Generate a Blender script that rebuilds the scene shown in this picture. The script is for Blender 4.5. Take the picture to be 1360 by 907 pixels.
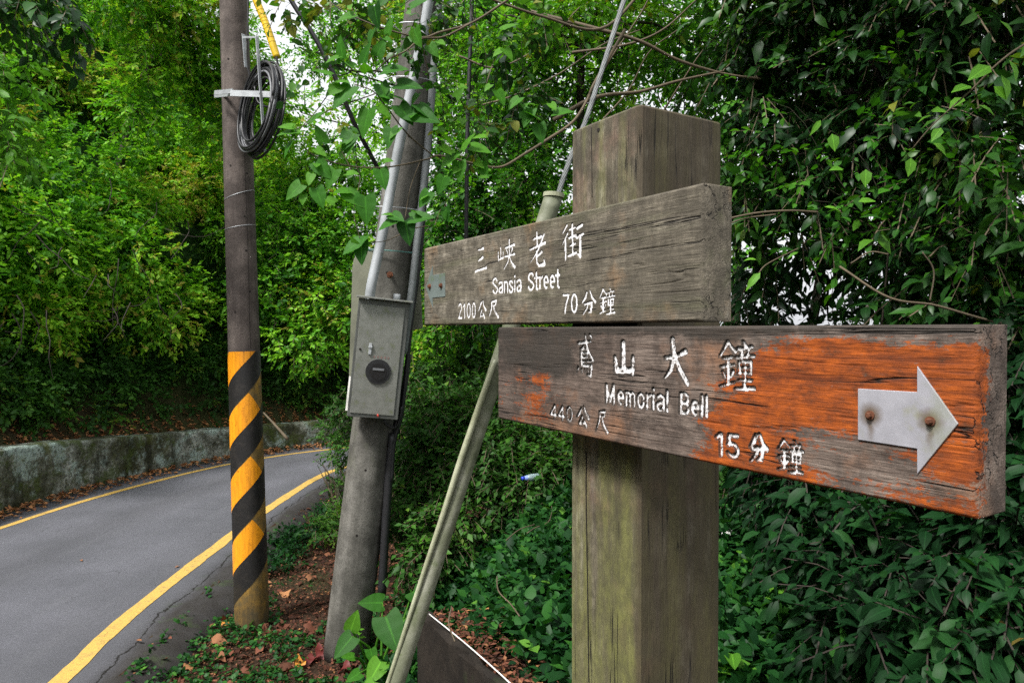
import bpy, bmesh, math, random
import numpy as np
from mathutils import Vector, Matrix

for o in list(bpy.data.objects): bpy.data.objects.remove(o)
S = bpy.context.scene
C = S.collection
rng = np.random.default_rng(7)
random.seed(7)
PI = math.pi

# ------------------------------------------------------------------ camera
F = 915.0                      # focal length in photo pixels (1360 wide)
PITCH = math.atan(15.5 / F)
CAMZ = 2.1
cam = bpy.data.objects.new('camera', bpy.data.cameras.new('camera'))
C.objects.link(cam); S.camera = cam
cam.data.lens = 36 * F / 1360
cam.data.clip_start = 0.05; cam.data.clip_end = 6000
cam.location = (0, 0, CAMZ)
cam.rotation_euler = (PI / 2 - PITCH, 0, 0)

def at(px, py, d):             # photo pixel + metres along the view axis -> world point
    xc = (px - 680) / F; yc = (453.5 - py) / F
    s, c = math.sin(PITCH), math.cos(PITCH)
    return Vector((d * xc, d * (c + yc * s), CAMZ + d * (-s + yc * c)))

# ------------------------------------------------------------------ world and sun (bright overcast)
SUN_EL, SUN_AZ = math.radians(54), math.radians(224)     # azimuth clockwise from +Y
w = bpy.data.worlds.new('World'); S.world = w; w.use_nodes = True
nt = w.node_tree; nt.nodes.clear()
sky = nt.nodes.new('ShaderNodeTexSky'); sky.sky_type = 'NISHITA'; sky.sun_disc = False
sky.sun_elevation = SUN_EL; sky.sun_rotation = SUN_AZ
sky.air_density = 1.0; sky.dust_density = 6.0; sky.ozone_density = 1.0
hsv = nt.nodes.new('ShaderNodeHueSaturation'); hsv.inputs['Saturation'].default_value = 0.12
hsv.inputs['Value'].default_value = 1.0
bg = nt.nodes.new('ShaderNodeBackground'); bg.inputs['Strength'].default_value = 0.15
out = nt.nodes.new('ShaderNodeOutputWorld')
nt.links.new(sky.outputs[0], hsv.inputs['Color']); ov = nt.nodes.new('ShaderNodeMix'); ov.data_type = 'RGBA'; ov.inputs[0].default_value = .55     # cloud veil
ov.inputs[7].default_value = (4.7, 4.8, 5.0, 1)
nt.links.new(hsv.outputs[0], ov.inputs[6]); nt.links.new(ov.outputs[2], bg.inputs['Color'])
nt.links.new(bg.outputs[0], out.inputs['Surface'])
sun = bpy.data.objects.new('sun', bpy.data.lights.new('sun', 'SUN')); C.objects.link(sun)
sun.data.energy = 2.6; sun.data.angle = math.radians(10); sun.data.color = (1, .97, .92)
sd = Vector((math.sin(SUN_AZ) * math.cos(SUN_EL), math.cos(SUN_AZ) * math.cos(SUN_EL), math.sin(SUN_EL)))
sun.rotation_euler = sd.to_track_quat('Z', 'Y').to_euler(); sun.location = (0, -3, 12)
S.view_settings.view_transform = 'Standard'; S.view_settings.look = 'None'
S.view_settings.exposure = .95; S.view_settings.gamma = 1
S.render.engine = 'CYCLES'
S.cycles.use_denoising = False
S.cycles.sample_clamp_indirect = 4; S.cycles.pixel_filter_type = 'BLACKMAN_HARRIS'
S.cycles.max_bounces = 7; S.cycles.diffuse_bounces = 3; S.cycles.transmission_bounces = 4
S.cycles.transparent_max_bounces = 4; S.cycles.glossy_bounces = 2

# ------------------------------------------------------------------ helpers
def col(o, name=None, label=None, cat=None, group=None, kind=None):
    if label: o['label'] = label
    if cat: o['category'] = cat
    if group: o['group'] = group
    if kind: o['kind'] = kind
    return o

def link(name, me, m=None, parent=None, **k):
    o = bpy.data.objects.new(name, me); C.objects.link(o)
    if m is not None and me is not None and not me.materials: me.materials.append(m)
    if parent is not None: o.parent = parent
    col(o, **k)
    return o

def thing(name, label, cat, loc=(0, 0, 0), group=None, mat=None):
    o = bpy.data.objects.new(name, None); C.objects.link(o)
    if mat is not None: o.matrix_world = mat
    else: o.location = loc
    o.empty_display_size = .1
    return col(o, label=label, cat=cat, group=group)

def mesh_np(name, V, Fq, attrs=None, smooth=False):
    """V (n,3), Fq (m,k) equal-sided faces; fast"""
    V = np.asarray(V, np.float32); Fq = np.asarray(Fq, np.int32)
    me = bpy.data.meshes.new(name)
    k = Fq.shape[1]
    me.vertices.add(len(V)); me.vertices.foreach_set('co', V.ravel())
    me.loops.add(Fq.size); me.loops.foreach_set('vertex_index', Fq.ravel())
    me.polygons.add(len(Fq))
    me.polygons.foreach_set('loop_start', np.arange(0, Fq.size, k, dtype=np.int32))
    me.polygons.foreach_set('loop_total', np.full(len(Fq), k, np.int32))
    me.update(calc_edges=True)
    if attrs:
        for n_, a in attrs.items():
            a = np.asarray(a, np.float32)
            at_ = me.attributes.new(n_, 'FLOAT', 'POINT'); at_.data.foreach_set('value', a.ravel())
    if smooth: me.polygons.foreach_set('use_smooth', np.ones(len(Fq), bool))
    return me

def mesh_py(name, V, Fs, smooth=False):
    me = bpy.data.meshes.new(name); me.from_pydata([tuple(v) for v in V], [], [tuple(f) for f in Fs])
    me.update()
    if smooth:
        for p in me.polygons: p.use_smooth = True
    return me

def spline(P, n):
    P = [Vector(p) for p in P]
    if len(P) == 2: return [P[0].lerp(P[1], i / (n - 1)) for i in range(n)]
    Q = [P[0] * 2 - P[1]] + P + [P[-1] * 2 - P[-2]]
    o = []
    for i in range(n):
        t = i / (n - 1) * (len(P) - 1); k = min(int(t), len(P) - 2); f = t - k
        a, b, c, d = Q[k], Q[k + 1], Q[k + 2], Q[k + 3]
        o.append(.5 * ((2 * b) + (c - a) * f + (2 * a - 5 * b + 4 * c - d) * f * f + (3 * b - 3 * c + d - a) * f ** 3))
    return o

def tube_arrays(P, R, ns=8, cap=True):
    V, Fs = [], []
    n = len(P)
    t0 = (P[1] - P[0]).normalized()
    u = t0.orthogonal().normalized()
    for i in range(n):
        t = (P[min(i + 1, n - 1)] - P[max(i - 1, 0)]).normalized()
        u = (u - t * u.dot(t)).normalized(); v = t.cross(u)
        r = R if isinstance(R, (int, float)) else R[i]
        for j in range(ns):
            a = 2 * PI * j / ns
            V.append(P[i] + (u * math.cos(a) + v * math.sin(a)) * r)
    for i in range(n - 1):
        for j in range(ns):
            k = (j + 1) % ns
            Fs.append((i * ns + j, i * ns + k, (i + 1) * ns + k, (i + 1) * ns + j))
    if cap:
        Fs.append(tuple(reversed(range(ns)))); Fs.append(tuple((n - 1) * ns + j for j in range(ns)))
    return V, Fs

class MB:
    def __init__(s): s.V = []; s.F = []
    def add(s, V, Fs):
        b = len(s.V); s.V += [Vector(v) for v in V]; s.F += [tuple(b + i for i in f) for f in Fs]; return s
    def tube(s, P, R, ns=8, n=None):
        P = [Vector(p) for p in P]
        if n:
            if not isinstance(R, (int, float)):
                R = [np.interp(i / (n - 1) * (len(P) - 1), range(len(P)), R) for i in range(n)]
            P = spline(P, n)
        return s.add(*tube_arrays(P, R, ns))
    def box(s, c, d, M=None):
        V = [Vector((c[0] + sx * d[0] / 2, c[1] + sy * d[1] / 2, c[2] + sz * d[2] / 2))
             for sx in (-1, 1) for sy in (-1, 1) for sz in (-1, 1)]
        if M: V = [M @ v for v in V]
        return s.add(V, [(0, 1, 3, 2), (4, 6, 7, 5), (0, 4, 5, 1), (2, 3, 7, 6), (0, 2, 6, 4), (1, 5, 7, 3)])
    def prism(s, outline, y0, y1):      # outline in local x,z; extruded along y
        n = len(outline)
        V = [(x, y0, z) for x, z in outline] + [(x, y1, z) for x, z in outline]
        Fs = [tuple(range(n)), tuple(reversed(range(n, 2 * n)))]
        Fs += [(i, i + n, (i + 1) % n + n, (i + 1) % n) for i in range(n)]
        return s.add(V, Fs)
    def mesh(s, name, smooth=False, bevel=0, fix=True, seg=2):
        me = mesh_py(name, s.V, s.F, smooth)
        if bevel or fix:
            bm = bmesh.new(); bm.from_mesh(me)
            bmesh.ops.recalc_face_normals(bm, faces=bm.faces)
            if bevel: bmesh.ops.bevel(bm, geom=list(bm.edges), offset=bevel, segments=seg, affect='EDGES', profile=.5)
            bm.to_mesh(me); bm.free()
        return me
    def obj(s, name, m, parent=None, smooth=False, bevel=0, **k):
        return link(name, s.mesh(name, smooth, bevel), m, parent, **k)

# value noise in numpy
def vnoise(x, y, seed=0):
    xi = np.floor(x).astype(np.int64); yi = np.floor(y).astype(np.int64)
    xf = x - xi; yf = y - yi
    def h(a, b):
        n = (a * 374761393 + b * 668265263 + seed * 1442695041) & 0xffffffff
        n = ((n ^ (n >> 13)) * 1274126177) & 0xffffffff
        return ((n ^ (n >> 16)) & 0xffff) / 65535.0
    u = xf * xf * (3 - 2 * xf); v = yf * yf * (3 - 2 * yf)
    return (h(xi, yi) * (1 - u) + h(xi + 1, yi) * u) * (1 - v) + (h(xi, yi + 1) * (1 - u) + h(xi + 1, yi + 1) * u) * v
def fbm(x, y, seed=0, o=4):
    s = 0; a = .5
    for i in range(o): s = s + a * vnoise(x * 2 ** i, y * 2 ** i, seed + i); a *= .5
    return s / (1 - .5 ** o)
def sstep(a, b, x):
    t = np.clip((x - a) / (b - a), 0, 1); return t * t * (3 - 2 * t)

# ------------------------------------------------------------------ materials
class N:
    def __init__(s, name):
        s.m = bpy.data.materials.new(name); s.m.use_nodes = True
        s.nt = s.m.node_tree; s.b = s.nt.nodes['Principled BSDF']; s.out = s.nt.nodes['Material Output']
        s.tc = s.nt.nodes.new('ShaderNodeTexCoord')
    def new(s, t): return s.nt.nodes.new(t)
    def ln(s, a, b): s.nt.links.new(a, b)
    def coord(s, scale=(1, 1, 1), which='Object', rot=(0, 0, 0), loc=(0, 0, 0)):
        mp = s.new('ShaderNodeMapping'); mp.inputs['Scale'].default_value = scale
        mp.inputs['Rotation'].default_value = rot; mp.inputs['Location'].default_value = loc
        s.ln(s.tc.outputs[which], mp.inputs['Vector']); return mp.outputs[0]
    def noise(s, vec, scale=1, detail=6, rough=.6, dist=0):
        n = s.new('ShaderNodeTexNoise'); n.inputs['Scale'].default_value = scale
        n.inputs['Detail'].default_value = detail; n.inputs['Roughness'].default_value = rough
        n.inputs['Distortion'].default_value = dist
        s.ln(vec, n.inputs['Vector']); return n.outputs['Fac']
    def voro(s, vec, scale=1, feature='F1', out='Distance'):
        n = s.new('ShaderNodeTexVoronoi'); n.feature = feature; n.inputs['Scale'].default_value = scale
        s.ln(vec, n.inputs['Vector']); return n.outputs[out]
    def ramp(s, fac, stops, interp='LINEAR'):
        r = s.new('ShaderNodeValToRGB'); r.color_ramp.interpolation = interp
        e = r.color_ramp.elements
        while len(e) < len(stops): e.new(.5)
        for el, (p, c) in zip(e, stops):
            el.position = p
            el.color = (c, c, c, 1) if isinstance(c, (int, float)) else (*c, 1)
        s.ln(fac, r.inputs['Fac']); return r.outputs['Color']
    def mix(s, fac, a, b, mode='MIX'):
        x = s.new('ShaderNodeMix'); x.data_type = 'RGBA'; x.blend_type = mode
        for inp, v in ((x.inputs[0], fac), (x.inputs[6], a), (x.inputs[7], b)):
            if isinstance(v, (int, float)): inp.default_value = v if inp == x.inputs[0] else (v, v, v, 1)
            elif isinstance(v, tuple): inp.default_value = (*v, 1)
            else: s.ln(v, inp)
        return x.outputs[2]
    def math(s, op, a, b=0, c=None):
        x = s.new('ShaderNodeMath'); x.operation = op
        for inp, v in zip(x.inputs, (a, b, c)):
            if v is None: continue
            if isinstance(v, (int, float)): inp.default_value = v
            else: s.ln(v, inp)
        return x.outputs[0]
    def attr(s, n):
        a = s.new('ShaderNodeAttribute'); a.attribute_name = n; return a.outputs['Fac']
    def bump(s, h, strength=.5, dist=.01, prev=None):
        b = s.new('ShaderNodeBump'); b.inputs['Strength'].default_value = strength
        b.inputs['Distance'].default_value = dist; s.ln(h, b.inputs['Height'])
        if prev is not None: s.ln(prev, b.inputs['Normal'])
        return b.outputs[0]
    def done(s, color=None, rough=.8, normal=None, metal=0, spec=None):
        if color is not None:
            if isinstance(color, tuple): s.b.inputs['Base Color'].default_value = (*color, 1)
            else: s.ln(color, s.b.inputs['Base Color'])
        if isinstance(rough, (int, float)): s.b.inputs['Roughness'].default_value = rough
        else: s.ln(rough, s.b.inputs['Roughness'])
        s.b.inputs['Metallic'].default_value = metal
        if spec is not None: s.b.inputs['Specular IOR Level'].default_value = spec
        if normal is not None: s.ln(normal, s.b.inputs['Normal'])
        return s.m

def plain(name, c, rough=.6, metal=0, var=.25, scale=8, spec=None):
    n = N(name); v = n.coord()
    f = n.noise(v, scale, 5)
    k = n.ramp(f, [(.3, tuple(x * (1 - var) for x in c)), (.7, tuple(min(1, x * (1 + var)) for x in c))])
    return n.done(k, rough, n.bump(n.noise(v, scale * 12, 3), .15, .002), metal, spec)

def wood_mat(name, ax, dark, mid, light, moss=None, moss_amt=0, stain=None, cracks=True, paint=False, seed=0):
    n = N(name)
    al, ac = (1.6, 55)
    sc = [ac, ac, ac]; sc[ax] = al
    loc = (seed * 3.1, seed * 1.7, seed * .9)
    fib = n.noise(n.coord(tuple(sc), loc=loc), 1.0, 9, .68, .15)
    sc2 = [9, 9, 9]; sc2[ax] = 1.1
    band = n.noise(n.coord(tuple(sc2), loc=loc), 1.0, 4, .55, .3)
    sc3 = [420, 420, 420]; sc3[ax] = 40
    fine = n.noise(n.coord(tuple(sc3), loc=loc), 1.0, 2, .5)
    blot = n.noise(n.coord((7, 7, 7), loc=loc), 1.0, 6, .62)
    f = n.math('ADD', n.math('MULTIPLY', fib, .55), n.math('MULTIPLY', band, .45))
    c = n.ramp(f, [(.33, dark), (.5, mid), (.66, light)])
    c = n.mix(n.ramp(fine, [(.35, .55), (.6, 0)]), c, tuple(x * .35 for x in mid))
    if stain: c = n.mix(n.ramp(blot, [(.52, 0), (.66, .8)]), c, stain)
    dirt = n.noise(n.coord((16, 16, 16), loc=(5, 2, seed)), 1.0, 7, .7)
    c = n.mix(n.ramp(dirt, [(.42, .75), (.56, 0)]), c, tuple(x * .3 for x in mid))
    if moss:
        sc4 = [22, 22, 22]; sc4[ax] = 2.2
        mm = n.noise(n.coord(tuple(sc4), loc=(seed, 4, 1)), 1.0, 5, .6)
        if ax == 2 and name == 'post_wood':
            sx = n.new('ShaderNodeSeparateXYZ'); n.ln(n.tc.outputs['Object'], sx.inputs[0])
            low = n.ramp(n.math('MULTIPLY', sx.outputs[2], .5), [(.55, 1), (.86, 0)])
            lf = n.ramp(n.math('ADD', sx.outputs[0], .5), [(.40, 1), (.44, .35)])
            mm = n.math('ADD', mm, n.math('MULTIPLY', n.math('MULTIPLY', low, lf), .16))
        c = n.mix(n.ramp(mm, [(.5 - moss_amt, 0), (.74 - moss_amt, .7)]), c, moss)
        c = n.mix(n.ramp(n.noise(n.coord((70, 70, 30)), 1, 5, .75), [(.42, .5), (.6, 0)]), c, tuple(x * .3 for x in mid))
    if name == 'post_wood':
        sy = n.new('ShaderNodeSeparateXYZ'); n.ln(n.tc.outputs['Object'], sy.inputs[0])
        rf = n.ramp(n.math('ADD', n.math('ADD', sy.outputs[1], .5), 0), [(.4035, 1), (.412, 0)])  # right face: browner weathering plus shaded-side contrast, both mixed into the colour
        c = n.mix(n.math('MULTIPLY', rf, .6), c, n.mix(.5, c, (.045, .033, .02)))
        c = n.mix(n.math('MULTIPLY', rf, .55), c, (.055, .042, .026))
    hgt = n.math('ADD', n.math('MULTIPLY', fib, .8), n.math('MULTIPLY', fine, .35))
    if paint:
        pa = n.attr('paint')
        scp = [38, 38, 38]; scp[ax] = 9
        pn = n.noise(n.coord(tuple(scp), loc=(2, 8, 5)), 1.0, 8, .72)
        pn2 = n.noise(n.coord((120, 120, 260)), 1.0, 4, .7)
        pf = n.math('ADD', pa, n.math('ADD', n.math('MULTIPLY', n.math('SUBTRACT', pn, .5), 2.3), n.math('MULTIPLY', n.math('SUBTRACT', pn2, .5), 1.3)))
        pf = n.ramp(pf, [(.40, 0), (.47, .5), (.60, 1)])
        oc = n.ramp(n.noise(n.coord((30, 30, 60)), 1.0, 6, .7), [(.32, (.08, .032, .014)), (.45, (.21, .048, .010)), (.6, (.36, .078, .009)), (.75, (.50, .125, .014))])
        c = n.mix(pf, c, oc)
        c = n.mix(n.math('MULTIPLY', pf, n.ramp(fib, [(.38, .75), (.52, 0)])), c, (.09, .022, .008))
        gr = n.attr('grime_shade')
        gn = n.noise(n.coord((24, 24, 30), loc=(1, 1, 7)), 1.0, 7, .7)
        c = n.mix(n.ramp(n.math('ADD', gr, n.math('MULTIPLY', n.math('SUBTRACT', gn, .5), 1.4)), [(.4, 0), (.75, .85)]), c, (.035, .03, .025))
    if cracks:
        sc5 = [26, 26, 26]; sc5[ax] = .9
        ck = n.noise(n.coord(tuple(sc5), loc=(seed + .3, 1.3, 9)), 1.0, 4, .55, .05)
        line = n.math('ABSOLUTE', n.math('SUBTRACT', ck, .5))
        lm = n.ramp(line, [(0, 1), (.012, 0)])
        gate = n.ramp(n.noise(n.coord((4, 4, 4), loc=(seed, 0, 3)), 1.0, 2), [(.5, 0), (.56, 1)])
        cm = n.math('MULTIPLY', lm, gate)
        c = n.mix(cm, c, (.012, .01, .008))
        hgt = n.math('SUBTRACT', hgt, n.math('MULTIPLY', cm, 1.5))
    return n.done(c, .82, n.bump(hgt, .7, .004), spec=.3)

M = {}
def leaf_mat(name, stops, trans=.35, rough=.42, spec=.5, rib=False):
    n = N(name)
    c = n.ramp(n.attr('rnd'), stops)
    if rib:
        c = n.mix(n.ramp(n.attr('rib'), [(.88, 0), (.98, .3)]), c, tuple(min(1, x * 2.6) for x in stops[1][1]))
        c = n.mix(n.ramp(n.noise(n.coord((45, 45, 45)), 1, 4), [(.4, 0), (.7, .35)]), c, tuple(x * .45 for x in stops[1][1]))
    n.done(c, rough, None, spec=spec)
    tr = n.new('ShaderNodeBsdfTranslucent')
    tc_ = n.mix(1.0, c, (1.25, 1.35, .55), 'MULTIPLY'); n.ln(tc_, tr.inputs['Color'])
    mx = n.new('ShaderNodeMixShader'); mx.inputs[0].default_value = trans
    n.ln(n.b.outputs[0], mx.inputs[1]); n.ln(tr.outputs[0], mx.inputs[2]); n.ln(mx.outputs[0], n.out.inputs['Surface'])
    return n.m

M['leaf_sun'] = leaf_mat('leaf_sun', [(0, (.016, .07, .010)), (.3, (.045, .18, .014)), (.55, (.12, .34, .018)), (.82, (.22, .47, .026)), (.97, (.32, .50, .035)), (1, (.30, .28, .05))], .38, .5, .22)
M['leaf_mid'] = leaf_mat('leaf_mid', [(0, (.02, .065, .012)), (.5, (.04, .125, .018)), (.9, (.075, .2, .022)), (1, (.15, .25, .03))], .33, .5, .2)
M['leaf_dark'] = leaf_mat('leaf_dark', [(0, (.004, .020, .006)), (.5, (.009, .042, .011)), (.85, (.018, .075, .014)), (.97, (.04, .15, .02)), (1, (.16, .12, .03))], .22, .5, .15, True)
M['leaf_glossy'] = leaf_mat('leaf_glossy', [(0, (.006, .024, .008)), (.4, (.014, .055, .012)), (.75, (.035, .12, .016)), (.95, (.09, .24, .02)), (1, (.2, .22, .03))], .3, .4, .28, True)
M['leaf_heart'] = leaf_mat('leaf_heart', [(0, (.015, .075, .010)), (.5, (.045, .18, .014)), (1, (.11, .30, .02))], .4, .55, .18, True)
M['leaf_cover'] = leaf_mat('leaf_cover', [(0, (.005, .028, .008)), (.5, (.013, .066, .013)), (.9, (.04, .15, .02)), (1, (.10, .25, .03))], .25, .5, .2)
M['leaf_bright'] = leaf_mat('leaf_bright', [(0, (.07, .22, .02)), (1, (.14, .36, .03))], .4, .5, .2, True)
M['litter'] = leaf_mat('litter', [(0, (.035, .014, .01)), (.35, (.09, .035, .02)), (.6, (.17, .06, .035)), (.85, (.28, .13, .06)), (1, (.42, .2, .08))], .1, .75, .2)
M['litter_orange'] = leaf_mat('litter_orange', [(0, (.5, .16, .02)), (1, (.62, .26, .04))], .2, .6)
M['bark'] = wood_mat('bark', 2, (.03, .022, .016), (.07, .055, .04), (.13, .105, .08), (.03, .05, .012), .05, cracks=False)
M['twig'] = plain('twig', (.10, .075, .045), .8)
M['twig_dark'] = plain('twig_dark', (.03, .022, .016), .8)
M['galv'] = plain('galvanised_steel', (.42, .44, .46), .5, .3, .2, 20)
M['strand'] = plain('stay_wire_steel', (.14, .15, .15), .55, .2, .3, 20)
M['black_cable'] = plain('black_cable', (.018, .018, .02), .45)
M['grey_cable'] = plain('grey_cable', (.15, .155, .165), .5)
M['yellow_sheath'] = plain('yellow_sheath', (.75, .5, .02), .5)
M['conduit'] = plain('conduit_plastic', (.31, .33, .345), .5, 0, .2, 6)
M['conduit_dark'] = plain('conduit_dark', (.17, .185, .19), .5, 0, .2, 6)
M['white_rod'] = plain('white_rod', (.75, .73, .7), .5)
M['rust'] = plain('rust', (.16, .06, .03), .8, .3, .5, 60)
M['carve_white'] = None

def concrete(name, a, b, moss=None, amt=0, vert=True):
    n = N(name)
    v1 = n.coord((14, 14, 1.2) if vert else (3, 3, 3)); v2 = n.coord((5, 5, 5)); v3 = n.coord((90, 90, 90))
    c = n.ramp(n.noise(v1, 1, 7, .65), [(.3, a), (.7, b)])
    c = n.mix(n.ramp(n.noise(v2, 1, 6, .65), [(.42, .6), (.6, 0)]), c, tuple(x * .45 for x in a))
    sp = n.noise(v3, 1, 3, .6)
    c = n.mix(n.ramp(sp, [(.3, .5), (.5, 0)]), c, tuple(x * .4 for x in a))
    if moss: c = n.mix(n.ramp(n.noise(n.coord((4, 4, 2), loc=(3, 3, 3)), 1, 6, .7), [(.55 - amt, 0), (.7 - amt, .8)]), c, moss)
    h = n.math('ADD', sp, n.math('MULTIPLY', n.noise(v2, 3, 6), .8))
    return n.done(c, .85, n.bump(h, .5, .004), spec=.25)
M['pole_conc'] = concrete('striped_pole_concrete', (.08, .064, .058), (.19, .158, .14))
M['pole_conc2'] = concrete('leaning_pole_concrete', (.085, .082, .07), (.21, .2, .18), (.09, .1, .06), -.02)
M['slab'] = concrete('slab_concrete', (.014, .011, .009), (.036, .028, .021), (.03, .045, .015), 0, False)

def wear_paint(name, c, wear_c, lo=.5, hi=.62, rough=.5, grime_z=None):
    n = N(name); v = n.coord((12, 12, 12)); f = n.noise(v, 1, 8, .7)
    k = n.mix(n.ramp(f, [(lo, 0), (hi, 1)]), c, wear_c)
    k = n.mix(n.ramp(n.noise(n.coord((60, 60, 6)), 1, 5), [(.45, .0), (.7, .55)]), k, tuple(x * .35 for x in wear_c))
    k = n.mix(n.ramp(n.noise(n.coord((45, 45, 45)), 1, 4, .8), [(.58, 0), (.66, .6)]), k, tuple(x * .3 for x in wear_c))
    sx = n.new('ShaderNodeSeparateXYZ'); n.ln(n.tc.outputs['Object'], sx.inputs[0])      # mud splashed up the foot
    k = n.mix(n.ramp(n.math('ADD', sx.outputs[2], n.math('MULTIPLY', n.noise(n.coord((9, 9, 5)), 1, 6, .7), .5)), [(.32, .85), (.62, 0)]), k, (.04, .032, .018))
    return n.done(k, rough, n.bump(f, .25, .002))
M['pole_yellow'] = wear_paint('pole_yellow_paint', (.36, .2, .03), (.16, .11, .04), .4, .6, .7)
M['pole_black'] = wear_paint('pole_black_band', (.012, .011, .011), (.035, .03, .026), .5, .7, .55)
M['pole_orange'] = wear_paint('pole_orange_band', (.95, .36, .012), (.8, .27, .02), .55, .8, .4)

# asphalt
n = N('asphalt'); v = n.coord((1, 1, 1))
g1 = n.noise(v, 260, 3, .7); g2 = n.noise(v, 1.3, 5, .55); g3 = n.noise(n.coord((6, .7, 1), rot=(0, 0, .1)), 1, 4)
g4 = n.noise(v, 70, 3, .75)
c = n.ramp(n.math('ADD', n.math('MULTIPLY', g1, .5), n.math('MULTIPLY', g4, .5)), [(.3, (.066, .067, .078)), (.5, (.108, .109, .126)), (.7, (.175, .177, .198))])
c = n.mix(n.ramp(n.noise(v, 24, 5, .7), [(.3, .3), (.5, 0)]), c, (.055, .056, .062))
c = n.mix(n.ramp(n.math('ADD', n.attr('across'), n.math('MULTIPLY', n.math('SUBTRACT', n.noise(v, 2, 5), .5), .14)), [(.12, .4), (.24, 0), (.34, 0), (.5, .45), (.66, 0), (.78, 0), (.95, .4)]), c, (.062, .062, .068))
c = n.mix(n.ramp(n.noise(n.coord((1, 1, 1), loc=(5, 3, 0)), 6, 6, .75), [(.66, 0), (.74, .3)]), c, (.2, .195, .19))
c = n.mix(n.ramp(g2, [(.35, .45), (.6, 0)]), c, (.06, .062, .07))
c = n.mix(n.ramp(g3, [(.5, 0), (.7, .08)]), c, (.19, .19, .2))
sh = n.attr('shoulder')
c = n.mix(n.math('MULTIPLY', sh, n.ramp(n.noise(v, 5, 6, .7), [(.3, 1), (.7, .75)])), c, (.022, .019, .016))
c = n.mix(n.math('MULTIPLY', sh, n.ramp(n.noise(v, 3.3, 6, .7), [(.56, 0), (.68, .7)])), c, (.04, .065, .02))
ckn = n.math('ABSOLUTE', n.math('SUBTRACT', n.math('ADD', sh, n.math('MULTIPLY', n.math('SUBTRACT', n.noise(v, 4, 6, .7), .5), 1.1)), .45))
c = n.mix(n.ramp(ckn, [(.02, 1), (.06, 0)]), c, (.008, .007, .006))
cv = n.voro(n.mix(.12, n.coord((1, 1, 1)), n.noise(v, 4, 4)), 2.3, 'DISTANCE_TO_EDGE')
ck = n.math('MULTIPLY', n.ramp(cv, [(0, 1), (.012, 0)]), n.ramp(n.noise(v, .9, 2), [(.55, 0), (.6, .5)]))
c = n.mix(ck, c, (.02, .02, .02))
M['asphalt'] = n.done(c, .8, n.bump(n.math('ADD', g1, g4), .5, .006), spec=.3)
# yellow line
n = N('yellow_line'); v = n.coord((1, 1, 1))
f = n.noise(v, 9, 8, .75); g = n.noise(v, 220, 3, .6)
c = n.ramp(g, [(.3, (.36, .22, .04)), (.55, (.58, .37, .085))])
c = n.mix(n.ramp(f, [(.50, 0), (.68, .75)]), c, (.3, .21, .08))
c = n.mix(n.ramp(n.noise(v, 40, 6, .75), [(.56, 0), (.66, .8)]), c, (.14, .11, .07))
cv = n.voro(n.coord((9, 30, 1)), 1, 'DISTANCE_TO_EDGE')
c = n.mix(n.math('MULTIPLY', n.ramp(cv, [(0, .8), (.03, 0)]), n.ramp(n.noise(v, 2, 2), [(.5, 0), (.6, 1)])), c, (.2, .13, .05))
M['yline'] = n.done(c, .75, n.bump(g, .4, .003))
# soil
n = N('soil'); v = n.coord((1, 1, 1))
a = n.noise(v, 1.1, 6, .6); b = n.noise(v, 30, 8, .75)
c = n.ramp(b, [(.3, (.014, .009, .006)), (.5, (.045, .028, .018)), (.7, (.11, .068, .042))])
c = n.mix(n.ramp(a, [(.5, 0), (.65, .6)]), c, (.03, .045, .015))
ln_ = n.new('ShaderNodeVectorMath'); ln_.operation = 'LENGTH'; n.ln(n.tc.outputs['Object'], ln_.inputs[0])
c = n.mix(n.ramp(n.math('MULTIPLY', ln_.outputs['Value'], .02), [(.2, 0), (.34, 1)]), c, n.ramp(n.noise(v, .35, 8, .7), [(.35, (.012, .035, .01)), (.65, (.05, .10, .02))]))
sz_ = n.new('ShaderNodeSeparateXYZ'); n.ln(n.tc.outputs['Object'], sz_.inputs[0])     # creeping ground plants on the high slope
hg = n.math('MULTIPLY', n.ramp(n.math('ADD', n.math('MULTIPLY', sz_.outputs[2], .5), n.math('MULTIPLY', n.math('SUBTRACT', b, .5), .5)), [(.55, 0), (.7, .9)]), n.math('LESS_THAN', sz_.outputs[0], -3.0))
c = n.mix(hg, c, n.ramp(b, [(.4, (.006, .02, .005)), (.65, (.025, .075, .012))]))
M['soil'] = n.done(c, .95, n.bump(b, .9, .03), spec=.1)
# roadside wall
n = N('stained_wall'); v = n.coord((1, 1, 1))
a = n.noise(v, 1.2, 7, .65); b = n.noise(v, 5, 8, .7); d_ = n.noise(n.coord((5, 5, .9)), 1, 6, .6)
c = n.ramp(b, [(.36, (.05, .054, .038)), (.48, (.18, .19, .155)), (.6, (.42, .45, .40))])
c = n.mix(n.ramp(a, [(.42, .9), (.56, 0)]), c, (.05, .055, .022))
c = n.mix(n.ramp(n.noise(v, 2.7, 7, .7), [(.52, 0), (.60, .85)]), c, (.38, .48, .43))
c = n.mix(n.ramp(d_, [(.36, .8), (.47, 0)]), c, (.022, .024, .012))
c = n.mix(n.ramp(n.noise(v, 34, 6, .75), [(.40, .7), (.5, 0)]), c, (.02, .02, .015))
c = n.mix(n.ramp(n.noise(n.coord((1, 1, 1), loc=(8, 2, 6)), 2.6, 7, .72), [(.52, 0), (.60, .8)]), c, (.06, .085, .018))
c = n.mix(n.ramp(n.noise(n.coord((1, 1, 1), loc=(4, 9, 2)), 1.7, 6, .7), [(.56, 0), (.66, .8)]), c, (.09, .1, .02))
M['wall'] = n.done(c, .9, n.bump(n.math('ADD', b, n.noise(v, 26, 6, .7)), 1.0, .04), spec=.15)

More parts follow.
